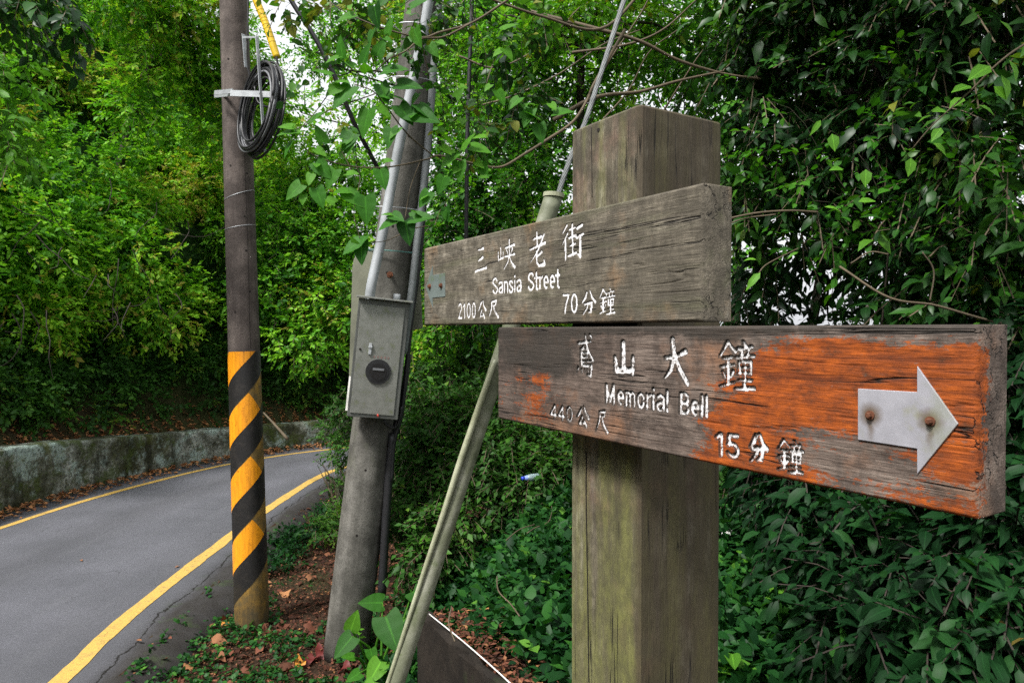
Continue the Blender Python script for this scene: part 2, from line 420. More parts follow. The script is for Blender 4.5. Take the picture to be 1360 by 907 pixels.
# ------------------------------------------------------------------ terrain, road
L_E = [(-5.2, -8), (-5.45, 0), (-5.6, 4), (-5.5, 6.2), (-5.42, 7.33), (-5.27, 8.35), (-4.98, 9.42), (-4.45, 10.7), (-3.6, 11.75), (-2.5, 12.5), (-1, 13.2), (1, 13.8), (4, 14.2), (9, 13.6), (20, 10)]
R_E = [(-1.9, -8), (-2.3, 0), (-2.6, 3), (-2.72, 4.2), (-2.80, 4.8), (-2.84, 5.6), (-2.86, 6.6), (-2.86, 8.1), (-2.68, 10.2), (-1.9, 11.2), (-.6, 11.9), (1.2, 12.3), (4, 12.5), (9, 11.9), (20, 8.5)]
def resamp(P, n):
    Q = [Vector((p[0], p[1], 0)) for p in P]; Q = spline(Q, 400)
    A = np.array([(q.x, q.y) for q in Q]); s = np.r_[0, np.cumsum(np.hypot(*np.diff(A, axis=0).T))]
    t = np.linspace(0, s[-1], n); return np.c_[np.interp(t, s, A[:, 0]), np.interp(t, s, A[:, 1])]
LP = resamp(L_E, 260); RP = resamp(R_E, 260)
def sdist(P, x, y):           # signed distance, positive left of the direction of travel
    x = np.asarray(x, float); y = np.asarray(y, float); sh = x.shape
    x = x.ravel(); y = y.ravel()
    best = np.full(x.shape, 1e9); sg = np.zeros(x.shape)
    for i in range(0, len(P) - 1, 4):
        a = P[i]; b = P[min(i + 4, len(P) - 1)]; d = b - a; l = d @ d
        if l == 0: continue
        t = np.clip(((x - a[0]) * d[0] + (y - a[1]) * d[1]) / l, 0, 1)
        dx = x - a[0] - t * d[0]; dy = y - a[1] - t * d[1]; q = dx * dx + dy * dy
        m = q < best; best[m] = q[m]; sg[m] = np.sign(d[0] * dy - d[1] * dx)[m]
    return (np.sqrt(best) * np.where(sg == 0, 1, sg)).reshape(sh)
def wall_h(x, y): return .76 - .32 * sstep(7, 12.2, np.asarray(y)) 
SA, SB, SC = (-.37, 2.95), (.085, 2.13), (1.5, 1.75)
def side(a, b, x, y):
    d = np.array(b) - np.array(a); d = d / np.hypot(*d)
    return (x - a[0]) * -d[1] * -1 * -1 + (y - a[1]) * d[0] if False else -((x - a[0]) * d[1] - (y - a[1]) * d[0])
def terrain(x, y):
    x = np.asarray(x, float); y = np.asarray(y, float)
    q = sdist(LP, x, y); e = -sdist(RP, x, y)
    cap = 1.2 + 11.5 * sstep(-3.6, -7.2, x)
    hill = np.where(q < .55, -.06, wall_h(x, y) - .12 + .5 * sstep(.7, 1.4, q))
    cap = cap * (1 - .85 * sstep(14.5, 19, y))
    hill = hill + np.clip((q - 1.3) * 1.7, 0, cap) + .12 * (fbm(x * 1.3, y * 1.3, 3) - .5) * sstep(.5, 1.2, q)
    road = -.06
    nz = .05 * (fbm(x * 3, y * 3, 5) - .5) + .03 * (fbm(x * 11, y * 11, 8) - .5)
    # raised bank right of the slab
    f1 = side(SA, SB, x, y); f2 = side(SB, SC, x, y)
    sharp = np.minimum(f1, f2)
    R = sstep(-.04, .06, sharp)
    soft = sstep(-.5, .5, x + .15)
    k = sstep(2.9, 3.3, y); R = R * (1 - k) + soft * k
    near = .42 * sstep(3.6, 1.6, y) * sstep(-1.9, -.6, x)
    bank = np.maximum(R * .84, near) + .12 * (fbm(x * 1.7, y * 1.7, 11) - .5) * sstep(.4, 1.5, e)
    val = -.42 * np.clip(e - 3.6, 0, 60) * sstep(3.6, 6.5, y)
    val = val - .30 * np.clip(e - 6, 0, 80) * (1 - sstep(3.6, 6.5, y))
    rt = -.10 * sstep(.35, .55, e) + nz + bank * sstep(.6, 1.6, e) * 1.0 + np.maximum(val, -26)
    z = np.where(q > 0, hill, np.where(e > .3, rt, road))
    return z
def tz(x, y): return float(terrain(np.array([x]), np.array([y]))[0])
def axis(lo, hi, st, far):
    a = list(np.arange(lo, hi + 1e-6, st)); s = st; p = a[-1]
    r = []
    while p < far: s *= 1.35; p += s; r.append(p)
    l = []; p = lo; s = st
    while p > -far: s *= 1.35; p -= s; l.append(p)
    return np.array(l[::-1] + a + r)
gx = axis(-8.5, 4.5, .09, 1800); gy = axis(1.0, 15, .09, 1800)
X, Y = np.meshgrid(gx, gy)
Z = terrain(X, Y)
far = np.hypot(X, Y)
Z = np.where(far > 90, Z * 0 - 12 + 9 * fbm(X * .006, Y * .006, 2), Z)
nx, ny = len(gx), len(gy)
idx = np.arange(nx * ny).reshape(ny, nx)
Fq = np.stack([idx[:-1, :-1], idx[:-1, 1:], idx[1:, 1:], idx[1:, :-1]], -1).reshape(-1, 4)
link('ground', mesh_np('ground', np.c_[X.ravel(), Y.ravel(), Z.ravel()], Fq, smooth=True), M['soil'], kind='structure')

# road surface with a rough broken edge
def offs(P, d):
    T = np.gradient(P, axis=0); T /= np.hypot(*T.T)[:, None]; return P + np.c_[-T[:, 1], T[:, 0]] * (np.asarray(d)[:, None] if np.ndim(d) else d)
s_ = np.arange(700)
LPd = resamp(L_E, 700); RPd = resamp(R_E, 700)
sw = .58 + .08 * np.sin(RPd[:, 1] * 1.1 + 1.5) + .16 * (fbm(RPd[:, 1] * 2.2 + RPd[:, 0] * 2.2, RPd[:, 0] * 0, 4) - .5) + .05 * (fbm(RPd[:, 1] * 14 + RPd[:, 0] * 14, RPd[:, 0] * 0, 9) - .5)
A = offs(LPd, .50); cols = []
B = offs(RPd, -.08)
ts = np.linspace(0, 1, 22)
for t in ts: cols.append((A * (1 - t) + B * t, 0 * sw, 0 * sw))
for k_, (fr, dz, shd) in enumerate([(.15, 0, .1), (.28, -.003, .4), (.38, -.01, .85), (.5, .012, 1), (.62, .018, 1), (.75, .01, 1), (.9, -.03, 1), (1.0, -.07, 1), (1.08, -.12, 1), (1.12, -.2, 1)]):
    jz = (fbm(RPd[:, 1] * 18 + k_ * 7, RPd[:, 0] * 3, 21) - .5) * .09 * (fr > .35)
    cols.append((offs(RPd, -(.08 + (sw - .08) * fr)), dz + jz, 0 * sw + shd))
V = np.concatenate([np.c_[c_[0], np.zeros(700) + c_[1]] for c_ in cols]); shd = np.concatenate([c_[2] for c_ in cols]); acr = np.concatenate([np.full(700, min(1, i_ / 21)) for i_ in range(len(cols))])
nc = len(cols); idx = np.arange(nc * 700).reshape(nc, 700)
Fq = np.stack([idx[:-1, :-1], idx[1:, :-1], idx[1:, 1:], idx[:-1, 1:]], -1).reshape(-1, 4)
link('road', mesh_np('road', V, Fq, {'shoulder': shd, 'across': acr}, True), M['asphalt'], kind='structure')
def stripe(name, P, d0, d1, seed):
    j0 = .022 * (fbm(np.arange(700) * .35, np.zeros(700), seed) - .5); j1 = .022 * (fbm(np.arange(700) * .35, np.zeros(700), seed + 5) - .5)
    a = offs(P, d0 + j0); b = offs(P, d1 + j1)
    V = np.r_[np.c_[a, np.full(700, .004)], np.c_[b, np.full(700, .004)]]
    i = np.arange(699); link(name, mesh_np(name, V, np.c_[i, i + 700, i + 701, i + 1]), M['yline'], kind='structure')
stripe('road_marking', RPd, .058, -.062, 31)
stripe('road_marking', LPd, .04, -.05, 41)

# low roadside retaining wall
rw = thing('retaining_wall', 'low stained concrete retaining wall with moss patches along the far side of the road', 'wall')
sec = np.array([(.42, -.3), (.40, .0), (.40, .2), (.40, .4), (.395, .6), (.39, .8), (.385, .93), (.40, .99), (.44, 1.0), (.56, 1.0), (.68, 1.0), (.74, .97), (.74, -.3)])
LW = resamp(L_E, 500); hw = wall_h(LW[:, 0], LW[:, 1]) + .035 * (fbm(np.arange(500) * .12, np.zeros(500), 6) - .5)
V = []
for k_, (q, h) in enumerate(sec):
    jj = .05 * (fbm(np.arange(500) * .3, np.full(500, k_ * .9), 14) - .5)
    p = offs(LW, q + jj); V.append(np.c_[p, hw * h + (jj * .5 if h > .9 else 0)])
V = np.concatenate(V); nc = len(sec); idx = np.arange(nc * 500).reshape(nc, 500)
Fq = np.stack([idx[:-1, :-1], idx[:-1, 1:], idx[1:, 1:], idx[1:, :-1]], -1).reshape(-1, 4)
link('wall_face', mesh_np('wall_face', V, Fq, smooth=True), M['wall'], rw)

# ------------------------------------------------------------------ carved lettering: brush strokes in unit cells
CJK = {
 'san': [[(.3,.9,.9),(.55,.9,1),(.72,.93,1.2)],[(.3,.48,.8),(.5,.52,1.1),(.66,.58,1.3)],[(.02,.06,1.3),(.5,.12,.9),(.98,.15,1.4)]],
 'xia': [[(.17,.78,.8),(.16,.36,1)],[(.02,.62,1),(.03,.36,.9),(.3,.42,.9)],[(.3,.64,.8),(.3,.38,.8)],[(.44,.72,.8),(.95,.78,1.1)],[(.52,.64,.8),(.58,.52,.8)],[(.86,.66,.9),(.76,.53,.8)],[(.4,.43,.8),(.98,.47,1.1)],[(.68,.98,1.1),(.68,.5,1),(.6,.25,.9),(.38,.02,.6)],[(.68,.42,.7),(.8,.2,1),(.98,.04,1.4)]],
 'lao': [[(.25,.8,.9),(.75,.84,1.1)],[(.46,.99,1.1),(.5,.58,1)],[(.03,.52,1),(.5,.58,.9),(.97,.64,1.3)],[(.9,.88,1.1),(.62,.55,1),(.35,.33,.8),(.06,.14,.5)],[(.76,.4,1),(.5,.3,.8)],[(.45,.45,1.1),(.46,.12,1),(.6,.02,1.1),(.92,.05,1.3),(.9,.18,.7)]],
 'jie': [[(.24,.98,1.1),(.05,.78,.6)],[(.28,.75,1.1),(.02,.46,.6)],[(.17,.58,1),(.17,.02,1)],[(.36,.84,.8),(.64,.87,1)],[(.5,.97,1),(.5,.58,.9)],[(.33,.62,.8),(.66,.66,1)],[(.37,.4,.8),(.63,.43,.9)],[(.5,.54,.9),(.5,.15,.9)],[(.3,.12,1),(.66,.18,1)],[(.74,.84,1),(.95,.9,1.2)],[(.7,.58,1),(1,.66,1.3)],[(.85,.62,1.2),(.87,.06,1.2),(.75,.14,.8)]],
 'gong': [[(.4,.88,1.1),(.25,.65,1),(.02,.42,.6)],[(.6,.98,.8),(.72,.7,1.2),(.98,.48,1.4)],[(.48,.5,1.1),(.25,.14,1),(.72,.2,1)],[(.62,.34,.8),(.8,.06,1.4)]],
 'chi': [[(.3,.9,.9),(.82,.95,1.2),(.74,.7,.9)],[(.3,.68,.7),(.74,.72,.9)],[(.3,.9,.9),(.27,.5,1),(-.04,.02,.5)],[(.5,.68,.8),(.66,.34,1.2),(1.04,.02,1.5)]],
 'fen': [[(.38,.92,1),(.25,.7,1),(.02,.5,.6)],[(.6,.98,.9),(.74,.72,1.2),(.99,.52,1.5)],[(.2,.44,.9),(.74,.5,1.1),(.68,.12,1.1),(.5,.1,.8)],[(.46,.48,1),(.38,.25,.9),(.08,.02,.6)]],
 'zhong': [[(.25,.98,1),(.02,.68,.6)],[(.25,.96,.7),(.46,.78,1)],[(.12,.64,.8),(.4,.67,.9)],[(.06,.46,.8),(.44,.51,.9)],[(.25,.65,.9),(.25,.12,.9)],[(.1,.36,.8),(.16,.24,.8)],[(.41,.38,.8),(.34,.26,.7)],[(.03,.05,.9),(.46,.16,.8)],[(.7,1,.9),(.75,.9,1)],[(.54,.84,.8),(.95,.89,1)],[(.63,.82,.8),(.67,.73,.8)],[(.86,.85,.8),(.82,.74,.7)],[(.5,.66,.9),(1,.71,1.1)],[(.58,.58,.8),(.58,.34,.8)],[(.58,.58,.7),(.92,.6,.9),(.9,.34,.8)],[(.58,.46,.6),(.9,.47,.6)],[(.58,.35,.7),(.9,.36,.7)],[(.74,.6,.8),(.74,.05,.9)],[(.56,.2,.7),(.94,.22,.8)],[(.48,.02,1),(1,.06,1.2)]],
 'yuan': [[(.1,.80,1),(.82,.85,1)],[(.5,1,1.1),(.6,.72,1),(.75,.55,1.1),(.99,.4,1.3)],[(.78,.99,1.1),(.9,.92,1)],[(.42,.74,.8),(.32,.67,.8)],[(.26,.65,.9),(.27,.28,.9)],[(.26,.65,.8),(.62,.66,.9),(.62,.46,.8)],[(.28,.56,.7),(.6,.57,.7)],[(.28,.46,.7),(.62,.47,.8)],[(.28,.36,.8),(.86,.38,.9)],[(.28,.27,.8),(.88,.28,1),(.84,.03,1),(.66,.06,.7)],[(.1,.22,.9),(.04,.1,.7)],[(.3,.18,.8),(.33,.1,.8)],[(.48,.19,.8),(.52,.11,.8)],[(.64,.2,.8),(.7,.12,.8)]],
 'shan': [[(.46,.99,1.2),(.46,.12,1.2)],[(.06,.52,1),(.12,.1,1.2),(.5,.1,.9),(.9,.14,1)],[(.93,.56,1),(.9,.02,1.1)]],
 'da': [[(.06,.56,1.1),(.5,.6,.9),(.9,.72,1.5)],[(.36,1,1.1),(.42,.62,1),(.3,.3,.9),(.02,.08,.6)],[(.46,.58,.9),(.66,.3,1.1),(.98,.0,1.5)]],
}
def arc(cx, cy, rx, ry, a0, a1, n=10):
    return [(cx + rx * math.cos(math.radians(a0 + (a1 - a0) * i / n)), cy + ry * math.sin(math.radians(a0 + (a1 - a0) * i / n))) for i in range(n + 1)]
XH = .74
LAT = {   # glyph: (advance, strokes) in cap-height units, condensed
 'S': (.52, [arc(.24, .73, .17, .19, 20, 180) + arc(.24, .73, .17, .19, 180, 250)[1:] + arc(.24, .27, .18, .2, 70, -10)[1:] + arc(.24, .27, .18, .2, -10, -170)[1:]]),
 'a': (.44, [arc(.2, .55, .14, .13, 160, 0) + [(.34, .08)], arc(.18, .22, .13, .15, 90, 270) + [(.26, .1), (.34, .2)], [(.18, .38), (.34, .42)]]),
 'n': (.43, [[(.07, .08), (.07, .66)], [(.07, .5)] + arc(.2, .5, .13, .16, 150, 0) + [(.33, .08)]]),
 's': (.4, [arc(.18, .55, .12, .12, 20, 240, 8) + arc(.18, .2, .13, .15, 80, -170, 10)]),
 'i': (.21, [[(.08, .08), (.08, .66)], [(.08, .88), (.08, .93)]]),
 't': (.29, [[(.12, .92), (.12, .2)] + arc(.2, .17, .08, .1, 180, 280, 5), [(.0, .66), (.24, .66)]]),
 'r': (.31, [[(.07, .08), (.07, .66)], [(.07, .46), (.12, .6), (.24, .66)]]),
 'e': (.43, [[(.06, .38), (.34, .38)] + arc(.2, .38, .14, .28, 0, 290, 14)]),
 'M': (.66, [[(.08, .08), (.08, .92)], [(.08, .92), (.28, .15)], [(.28, .15), (.48, .92)], [(.48, .92), (.48, .08)]]),
 'm': (.64, [[(.07, .08), (.07, .66)], [(.07, .52)] + arc(.17, .52, .11, .14, 150, 0, 6) + [(.28, .08)], [(.28, .52)] + arc(.39, .52, .11, .14, 150, 0, 6) + [(.5, .08)]]),
 'o': (.44, [arc(.2, .37, .15, .29, 0, 360, 16)]),
 'l': (.2, [[(.08, .08), (.08, .92)]]),
 'B': (.54, [[(.08, .08), (.08, .92), (.26, .92)] + arc(.26, .72, .15, .2, 90, -90, 8) + [(.08, .52)], [(.26, .52)] + arc(.26, .3, .18, .22, 90, -90, 8) + [(.08, .08)]]),
 ' ': (.3, []),
 '0': (.5, [arc(.22, .5, .15, .42, 0, 360, 20)]),
 '1': (.38, [[(.05, .74), (.2, .9), (.2, .06)]]),
 '2': (.48, [arc(.21, .7, .15, .22, 160, -20, 8) + [(.06, .08), (.38, .08)]]),
 '4': (.5, [[(.3, .06), (.3, .92), (.04, .3), (.42, .3)]]),
 '5': (.48, [[(.36, .92), (.1, .92), (.07, .52)] + arc(.2, .33, .17, .25, 120, -150, 10)]),
 '7': (.46, [[(.04, .92), (.37, .92), (.22, .5), (.15, .06)]]),
}
DV = Vector((-math.sin(math.radians(32.1)), math.cos(math.radians(32.1)), 0))    # along the boards, away
NV = Vector((math.cos(math.radians(32.1)), math.sin(math.radians(32.1)), 0))     # into the boards
BN = .764
def on_board(px, py, a1):      # photo pixel -> (u from the far end, height)
    r = at(px, py, 1) - Vector((0, 0, CAMZ)); k = BN / r.dot(NV); p = r * k
    return a1 - p.dot(DV), p.z + CAMZ

def seg_sdf(U, W, strokes):
    D = np.full(U.shape, 9.0)
    for st in strokes:
        for (x0, y0, r0), (x1, y1, r1) in zip(st[:-1], st[1:]):
            dx, dy = x1 - x0, y1 - y0; l = max(dx * dx + dy * dy, 1e-12)
            m = (U > min(x0, x1) - .02) & (U < max(x0, x1) + .02) & (W > min(y0, y1) - .02) & (W < max(y0, y1) + .02)
            t = np.clip(((U[m] - x0) * dx + (W[m] - y0) * dy) / l, 0, 1)
            q = np.hypot(U[m] - x0 - t * dx, W[m] - y0 - t * dy) - (r0 + (r1 - r0) * t)
            D[m] = np.minimum(D[m], q)
    return D

def cjk(g, box, a1, wd):       # box = photo pixels x0,y0,x1,y1
    xm = (box[0] + box[2]) / 2
    u0 = on_board(box[0], box[3], a1)[0]; u1 = on_board(box[2], box[3], a1)[0]
    v0 = on_board(xm, box[3], a1)[1]; v1 = on_board(xm, box[1], a1)[1]
    wd = wd * 1.2; m = .5 * wd
    return [[[(u0 + m + x * (u1 - u0 - 2 * m), v0 + m + y * (v1 - v0 - 2 * m), m * r * (.78 + .5 * random.random())) for x, y, r in st] for st in CJK[g]]]
def latin(txt, x0, x1, ytop, ybase, a1, wd):   # ytop/ybase at the left end
    u0 = on_board(x0, ybase, a1)[0]; u1 = on_board(x1, ybase, a1)[0]
    v0 = on_board(x0, ybase, a1)[1]; v1 = on_board(x0, ytop, a1)[1]
    tot = sum(LAT[c][0] for c in txt) - .08; sx = (u1 - u0) / tot; h = v1 - v0
    o = []; cur = 0; wd *= 1.18
    for c in txt:
        adv, sts = LAT[c]
        if sts: o.append([[(u0 + (cur + x) * sx, v0 + y * h, wd / 2) for x, y in st] for st in sts])
        cur += adv
    return o

def board(parent, a0, a1, z0, z1, lines, depth, mat_front, mat_white, paint=None, seed=0, wall=.0007, step=.00125, label=None, tilt=0):
    Lb, H, T = a1 - a0, z1 - z0, .062
    lines = [(nm_, g) for nm_, gs in lines for g in gs]
    Mx = Matrix.Identity(4)
    o_ = DV * a1 + NV * BN + Vector((0, 0, z0))
    for i in range(3):
        Mx[i][0] = -DV[i]; Mx[i][1] = NV[i]; Mx[i][2] = (0, 0, 1)[i]; Mx[i][3] = o_[i]
    allst = [s for _, sts in lines for s in sts]
    us = [p[0] for s in allst for p in s]; ua, ub = min(us) - .012, max(us) + .012
    gu = np.r_[np.arange(0, ua, .004), np.arange(ua, ub, step), np.linspace(ub, Lb, max(3, int((Lb - ub) / .004)))]
    gv = np.linspace(0, H, int(H / step))
    U, Wv = np.meshgrid(gu, gv); Wz = Wv + z0
    nu, nv = len(gu), len(gv)
    sd_lines = []
    ragged = (fbm(U * 420, Wv * 420, seed + 60, 2) - .5) * .0007
    sdf = np.full(U.shape, 9.); lid = np.zeros(U.shape, int)
    for li, (_, sts) in enumerate(lines):
        xs = [p[0] for s in sts for p in s]; ys = [p[1] for s in sts for p in s]
        i0, i1 = np.searchsorted(gu, [min(xs) - .012, max(xs) + .012]); j0, j1 = np.searchsorted(gv + z0, [min(ys) - .012, max(ys) + .012])
        w_ = seg_sdf(U[j0:j1, i0:i1], Wz[j0:j1, i0:i1], sts); k_ = w_ < sdf[j0:j1, i0:i1]
        sdf[j0:j1, i0:i1][k_] = w_[k_]; lid[j0:j1, i0:i1][k_] = li
    sdf = sdf + ragged; lid = lid.ravel()
    # snap vertices to the contour
    gy_, gx_ = np.gradient(sdf, gv, gu); gl = np.hypot(gx_, gy_) + 1e-9
    nearc = (np.abs(sdf) < step * .52) & (gl > .4) & (gl < 2)
    U2 = np.where(nearc, U - sdf * gx_ / gl ** 2, U); W2 = np.where(nearc, Wv - sdf * gy_ / gl ** 2, Wv)
    inside = sdf < -step * .25
    rough = .0012 * (fbm(U * 6, Wv * 90, seed + 1) - .5) + .0006 * (fbm(U * 30, Wv * 400, seed + 2) - .5)
    # long grain cracks
    ck = np.abs(fbm(U * .8, Wv * 30, seed + 7, 3) - .5); cg = sstep(.52, .6, fbm(U * 3, Wv * 9, seed + 9, 2))
    crack = np.clip(1 - ck / .008, 0, 1) * cg * .75
    dep = np.where(inside, depth * (.92 + .2 * fbm(U * 60, Wv * 60, seed + 3, 2)), 0) + crack * .0022 + rough
    # rounded border
    bd = np.minimum.reduce([U, Lb - U, Wv, H - Wv]); dep = dep + .004 * np.clip(1 - bd / .004, 0, 1) ** 2
    idx = np.arange(nu * nv).reshape(nv, nu)
    Fq = np.stack([idx[:-1, :-1], idx[:-1, 1:], idx[1:, 1:], idx[1:, :-1]], -1).reshape(-1, 4)
    V = np.c_[U2.ravel(), dep.ravel(), W2.ravel()]
    # sides and back
    ring = np.concatenate([idx[0, :], idx[1:, -1], idx[-1, :-1][::-1], idx[1:-1, 0][::-1]])
    b0 = len(V); Vb = V[ring].copy(); nb = len(ring)
    e_ = .002 * (fbm(np.arange(nb) * .05, np.zeros(nb), seed + 4) - .5)
    Vb[:, 1] = T + e_
    V = np.r_[V, Vb]
    i = np.arange(nb); j = (i + 1) % nb
    side_f = np.c_[ring[i], b0 + i, b0 + j, ring[j]]
    ins = inside.ravel()
    pa = np.zeros(len(V)); gr = np.zeros(len(V))
    if paint is not None:
        p_, g_ = paint(U, Wv, Lb, H); pa[:nu * nv] = p_.ravel(); gr[:nu * nv] = g_.ravel()
        gr[:nu * nv] = np.maximum(gr[:nu * nv], (1.1 * sstep(.0015, .0006, np.abs(sdf))).ravel())  # carved stroke walls darkened too: bare wood and recess shade put into colour
        pa[nu * nv:] = -.6; gr[nu * nv:] = .15
    cnt = ins[Fq].sum(1)
    # per line: faces wholly inside become the painted recess
    fin = cnt == 4
    body = np.r_[Fq[~fin], side_f]
    me = mesh_np('board', V, body, {'paint': pa, 'grime_shade': gr}, False)
    ob = link('board', me, mat_front, parent)
    ob.matrix_world = Mx
    if label: ob['label'] = label
    # back face
    k_ = MB(); k_.box((Lb / 2, T - .003, H / 2), (Lb - .006, .004, H - .006))
    # wood core closes the back
    ci = k_.obj('board_back', mat_front, ob)
    ob.data.materials[0] = mat_front
    for li, (lname, _) in enumerate(lines):
        fs = Fq[fin]; fs = fs[lid[fs[:, 0]] == li]
        if not len(fs): continue
        uniq, inv = np.unique(fs, return_inverse=True)
        me2 = mesh_np('carved_character', V[uniq], inv.reshape(-1, 4))
        o2 = link('carved_character', me2, mat_white, ob)
    return ob

def paint_white(name, worn):
    n = N(name); v = n.coord((1, 1, 1))
    f = n.noise(v, 170, 4, .7)
    c = n.ramp(f, [(worn - .04, (.05, .035, .03)), (worn + .03, (.55, .53, .52)), (worn + .15, (.86, .85, .88))])
    return n.done(c, .6, n.bump(f, .5, .001))
M['white1'] = paint_white('carved_white_paint', .34)
M['white2'] = paint_white('worn_white_paint', .42)
M['wood1'] = wood_mat('grey_board_wood', 0, (.09, .078, .06), (.21, .182, .138), (.36, .325, .265), (.10, .11, .05), -.02, (.26, .155, .08), True, seed=1)
M['wood2'] = wood_mat('orange_board_wood', 0, (.06, .042, .035), (.15, .112, .092), (.27, .215, .18), None, 0, (.24, .12, .065), True, paint=True, seed=2)
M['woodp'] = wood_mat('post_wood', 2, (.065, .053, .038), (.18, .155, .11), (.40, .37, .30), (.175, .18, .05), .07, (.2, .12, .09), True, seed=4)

sign = thing('wooden_signpost', 'weathered timber signpost carrying a grey board pointing left and an orange painted board pointing right', 'signpost', DV * 1.0 + NV * .93 + Vector((0, 0, .4)))
SI = sign.matrix_world
def keep(o):           # parent without moving (the Empty is only translated)
    o.location = Vector(o.location)
bpy.context.view_layer.update()
class _P: pass
def addboard(*a, **k):
    ob = board(None, *a, **k)
    mw = ob.matrix_world.copy(); ob.parent = sign
    ob.matrix_local = Matrix.Translation(-Vector(sign.location)) @ mw
    return ob

A1 = 1.652
st1 = []
w1 = .0042
st1.append(('carved white 三峽老街', cjk('san', (629.5, 326, 647, 364), A1, .0058) + cjk('xia', (660, 316.5, 684.5, 359.5), A1, .0050) + cjk('lao', (701.5, 305.5, 725.5, 356.5), A1, .0052) + cjk('jie', (744.5, 294.5, 775.5, 347.5), A1, .0050)))
st1.append(('carved white words Sansia Street', latin('Sansia', 653.5, 691.5, 368.6, 391.4, A1, .0056) + latin('Street', 700.3, 742, 361.5, 387, A1, .0056)))
st1.append(('carved white 2100公尺', latin('2100', 608, 631.5, 402, 424, A1, .0050) + cjk('gong', (633.5, 397.5, 646, 425.5), A1, .0048) + cjk('chi', (648.5, 396.5, 661.5, 423.5), A1, .0048)))
st1.append(('carved white 70分鐘', latin('70', 746.5, 766.8, 390, 417.3, A1, .0052) + cjk('fen', (771, 383.5, 791.5, 420.5), A1, .0048) + cjk('zhong', (794.5, 381.5, 817, 419.5), A1, .0040)))
b1 = addboard(.700, A1, CAMZ + .012, CAMZ + .2125, st1, .0012, M['wood1'], M['white1'], seed=10, label='upper grey weathered board pointing left, reading Sansia Street')

A2 = 1.277
def paint2(U, Wv, Lb, H):
    def blob(cu, cv, su, sv): return np.exp(-((U - cu) / su) ** 2 - ((Wv / H - cv) / sv) ** 2)
    p = .80 * sstep(.56, .68, U + (.5 - Wv / H) * .12) * sstep(1.03, .88, Wv / H + .05 * (U - .6)) + .42 * blob(.12, .2, .12, .32) + .32 * blob(.17, .45, .04, .2)
    p = p + .2 * blob(.66, .5, .12, .3) - .75 * blob(.80, .2, .08, .15) - .4 * blob(.60, .92, .09, .14) - .3 * blob(.9, 1.0, .2, .1) - .3 * blob(.9, .1, .1, .1)
    g = .8 * sstep(.86, 1.0, Wv / H) + .5 * blob(.60, .92, .07, .16) + .45 * blob(.22, .7, .05, .2) + .4 * blob(.12, .72, .1, .2) + .35 * sstep(.35, .2, U) * sstep(.45, .7, Wv / H) + .25 * sstep(.55, .3, U)
    return p, g
st2 = []
st2.append(('carved white 鳶山大鐘', cjk('yuan', (764, 442.5, 789, 503), A2, .0050) + cjk('shan', (812.5, 451.5, 844.5, 500), A2, .0072) + cjk('da', (879, 447, 915.5, 511.5), A2, .0068) + cjk('zhong', (952.5, 450, 1003, 521), A2, .0052)))
st2.append(('carved white words Memorial Bell', latin('Memorial', 803, 886.5, 508, 536.5, A2, .0058) + latin('Bell', 901, 939, 520, 550.5, A2, .0058)))
st2.append(('carved white 440公尺', latin('440', 730, 760, 535, 556, A2, .0046) + cjk('gong', (764, 537, 782.5, 569), A2, .0048) + cjk('chi', (790.5, 542, 806.5, 575.5), A2, .0048)))
st2.append(('carved white 15分鐘', latin('15', 949, 980.5, 571.5, 604.5, A2, .0056) + cjk('fen', (992, 572.5, 1020, 618), A2, .0056) + cjk('zhong', (1030, 582, 1067, 630.5), A2, .0042)))
b2 = addboard(.337, A2, CAMZ - .1915, CAMZ + .0055, st2, .0027, M['wood2'], M['white2'], paint2, seed=20, label='lower board with peeling orange paint pointing right, reading Memorial Bell')

# arrow plates (flat steel cut-outs held by bolts)
def stained_steel(name, base, tint, streaks=()):
    n = N(name); v = n.coord((1, 1, 1))
    a = n.noise(v, 22, 6, .65); b = n.noise(v, 260, 3)
    c = n.ramp(a, [(.38, base), (.55, tuple(x * .85 for x in base)), (.72, tint)])
    if streaks:
        sx = n.new('ShaderNodeSeparateXYZ'); n.ln(n.tc.outputs['Object'], sx.inputs[0])
        wob = n.math('MULTIPLY', n.math('SUBTRACT', n.noise(v, 60, 4), .5), .012)
        for u0, z0_, r_, ln2 in streaks:
            dx = n.math('ABSOLUTE', n.math('ADD', n.math('SUBTRACT', sx.outputs[0], u0), wob)); dz = n.math('SUBTRACT', z0_, sx.outputs[2])
            rr = n.math('SQRT', n.math('ADD', n.math('MULTIPLY', dx, dx), n.math('MULTIPLY', dz, dz)))
            ring = n.ramp(n.math('MULTIPLY', rr, 30), [(r_ * 24, .85), (r_ * 62, 0)])
            down = n.math('MULTIPLY', n.ramp(n.math('MULTIPLY', dx, 100), [(.1, .75), (.65, 0)]), n.math('MULTIPLY', n.ramp(n.math('MULTIPLY', dz, 20), [(ln2 * 8, 1), (ln2 * 20, 0)]), n.math('GREATER_THAN', dz, 0)))
            c = n.mix(n.math('MAXIMUM', ring, down), c, (.13, .085, .045))
        c = n.mix(n.ramp(n.noise(v, 9, 7, .7), [(.5, 0), (.62, .45)]), c, (.30, .33, .22))
    return n.done(c, .5, n.bump(b, .2, .0006), .25, .5)
_s = [(*on_board(x, y, 1.277), .008, .035) for x, y in ((1157.5, 551), (1237.5, 559))]
M['arrow2'] = stained_steel('arrow_steel', (.43, .425, .47), (.32, .32, .25), [(u, z - (CAMZ - .1915), r_, l_) for u, z, r_, l_ in _s])
M['arrow1'] = stained_steel('arrow_steel_green', (.20, .24, .23), (.13, .18, .08))
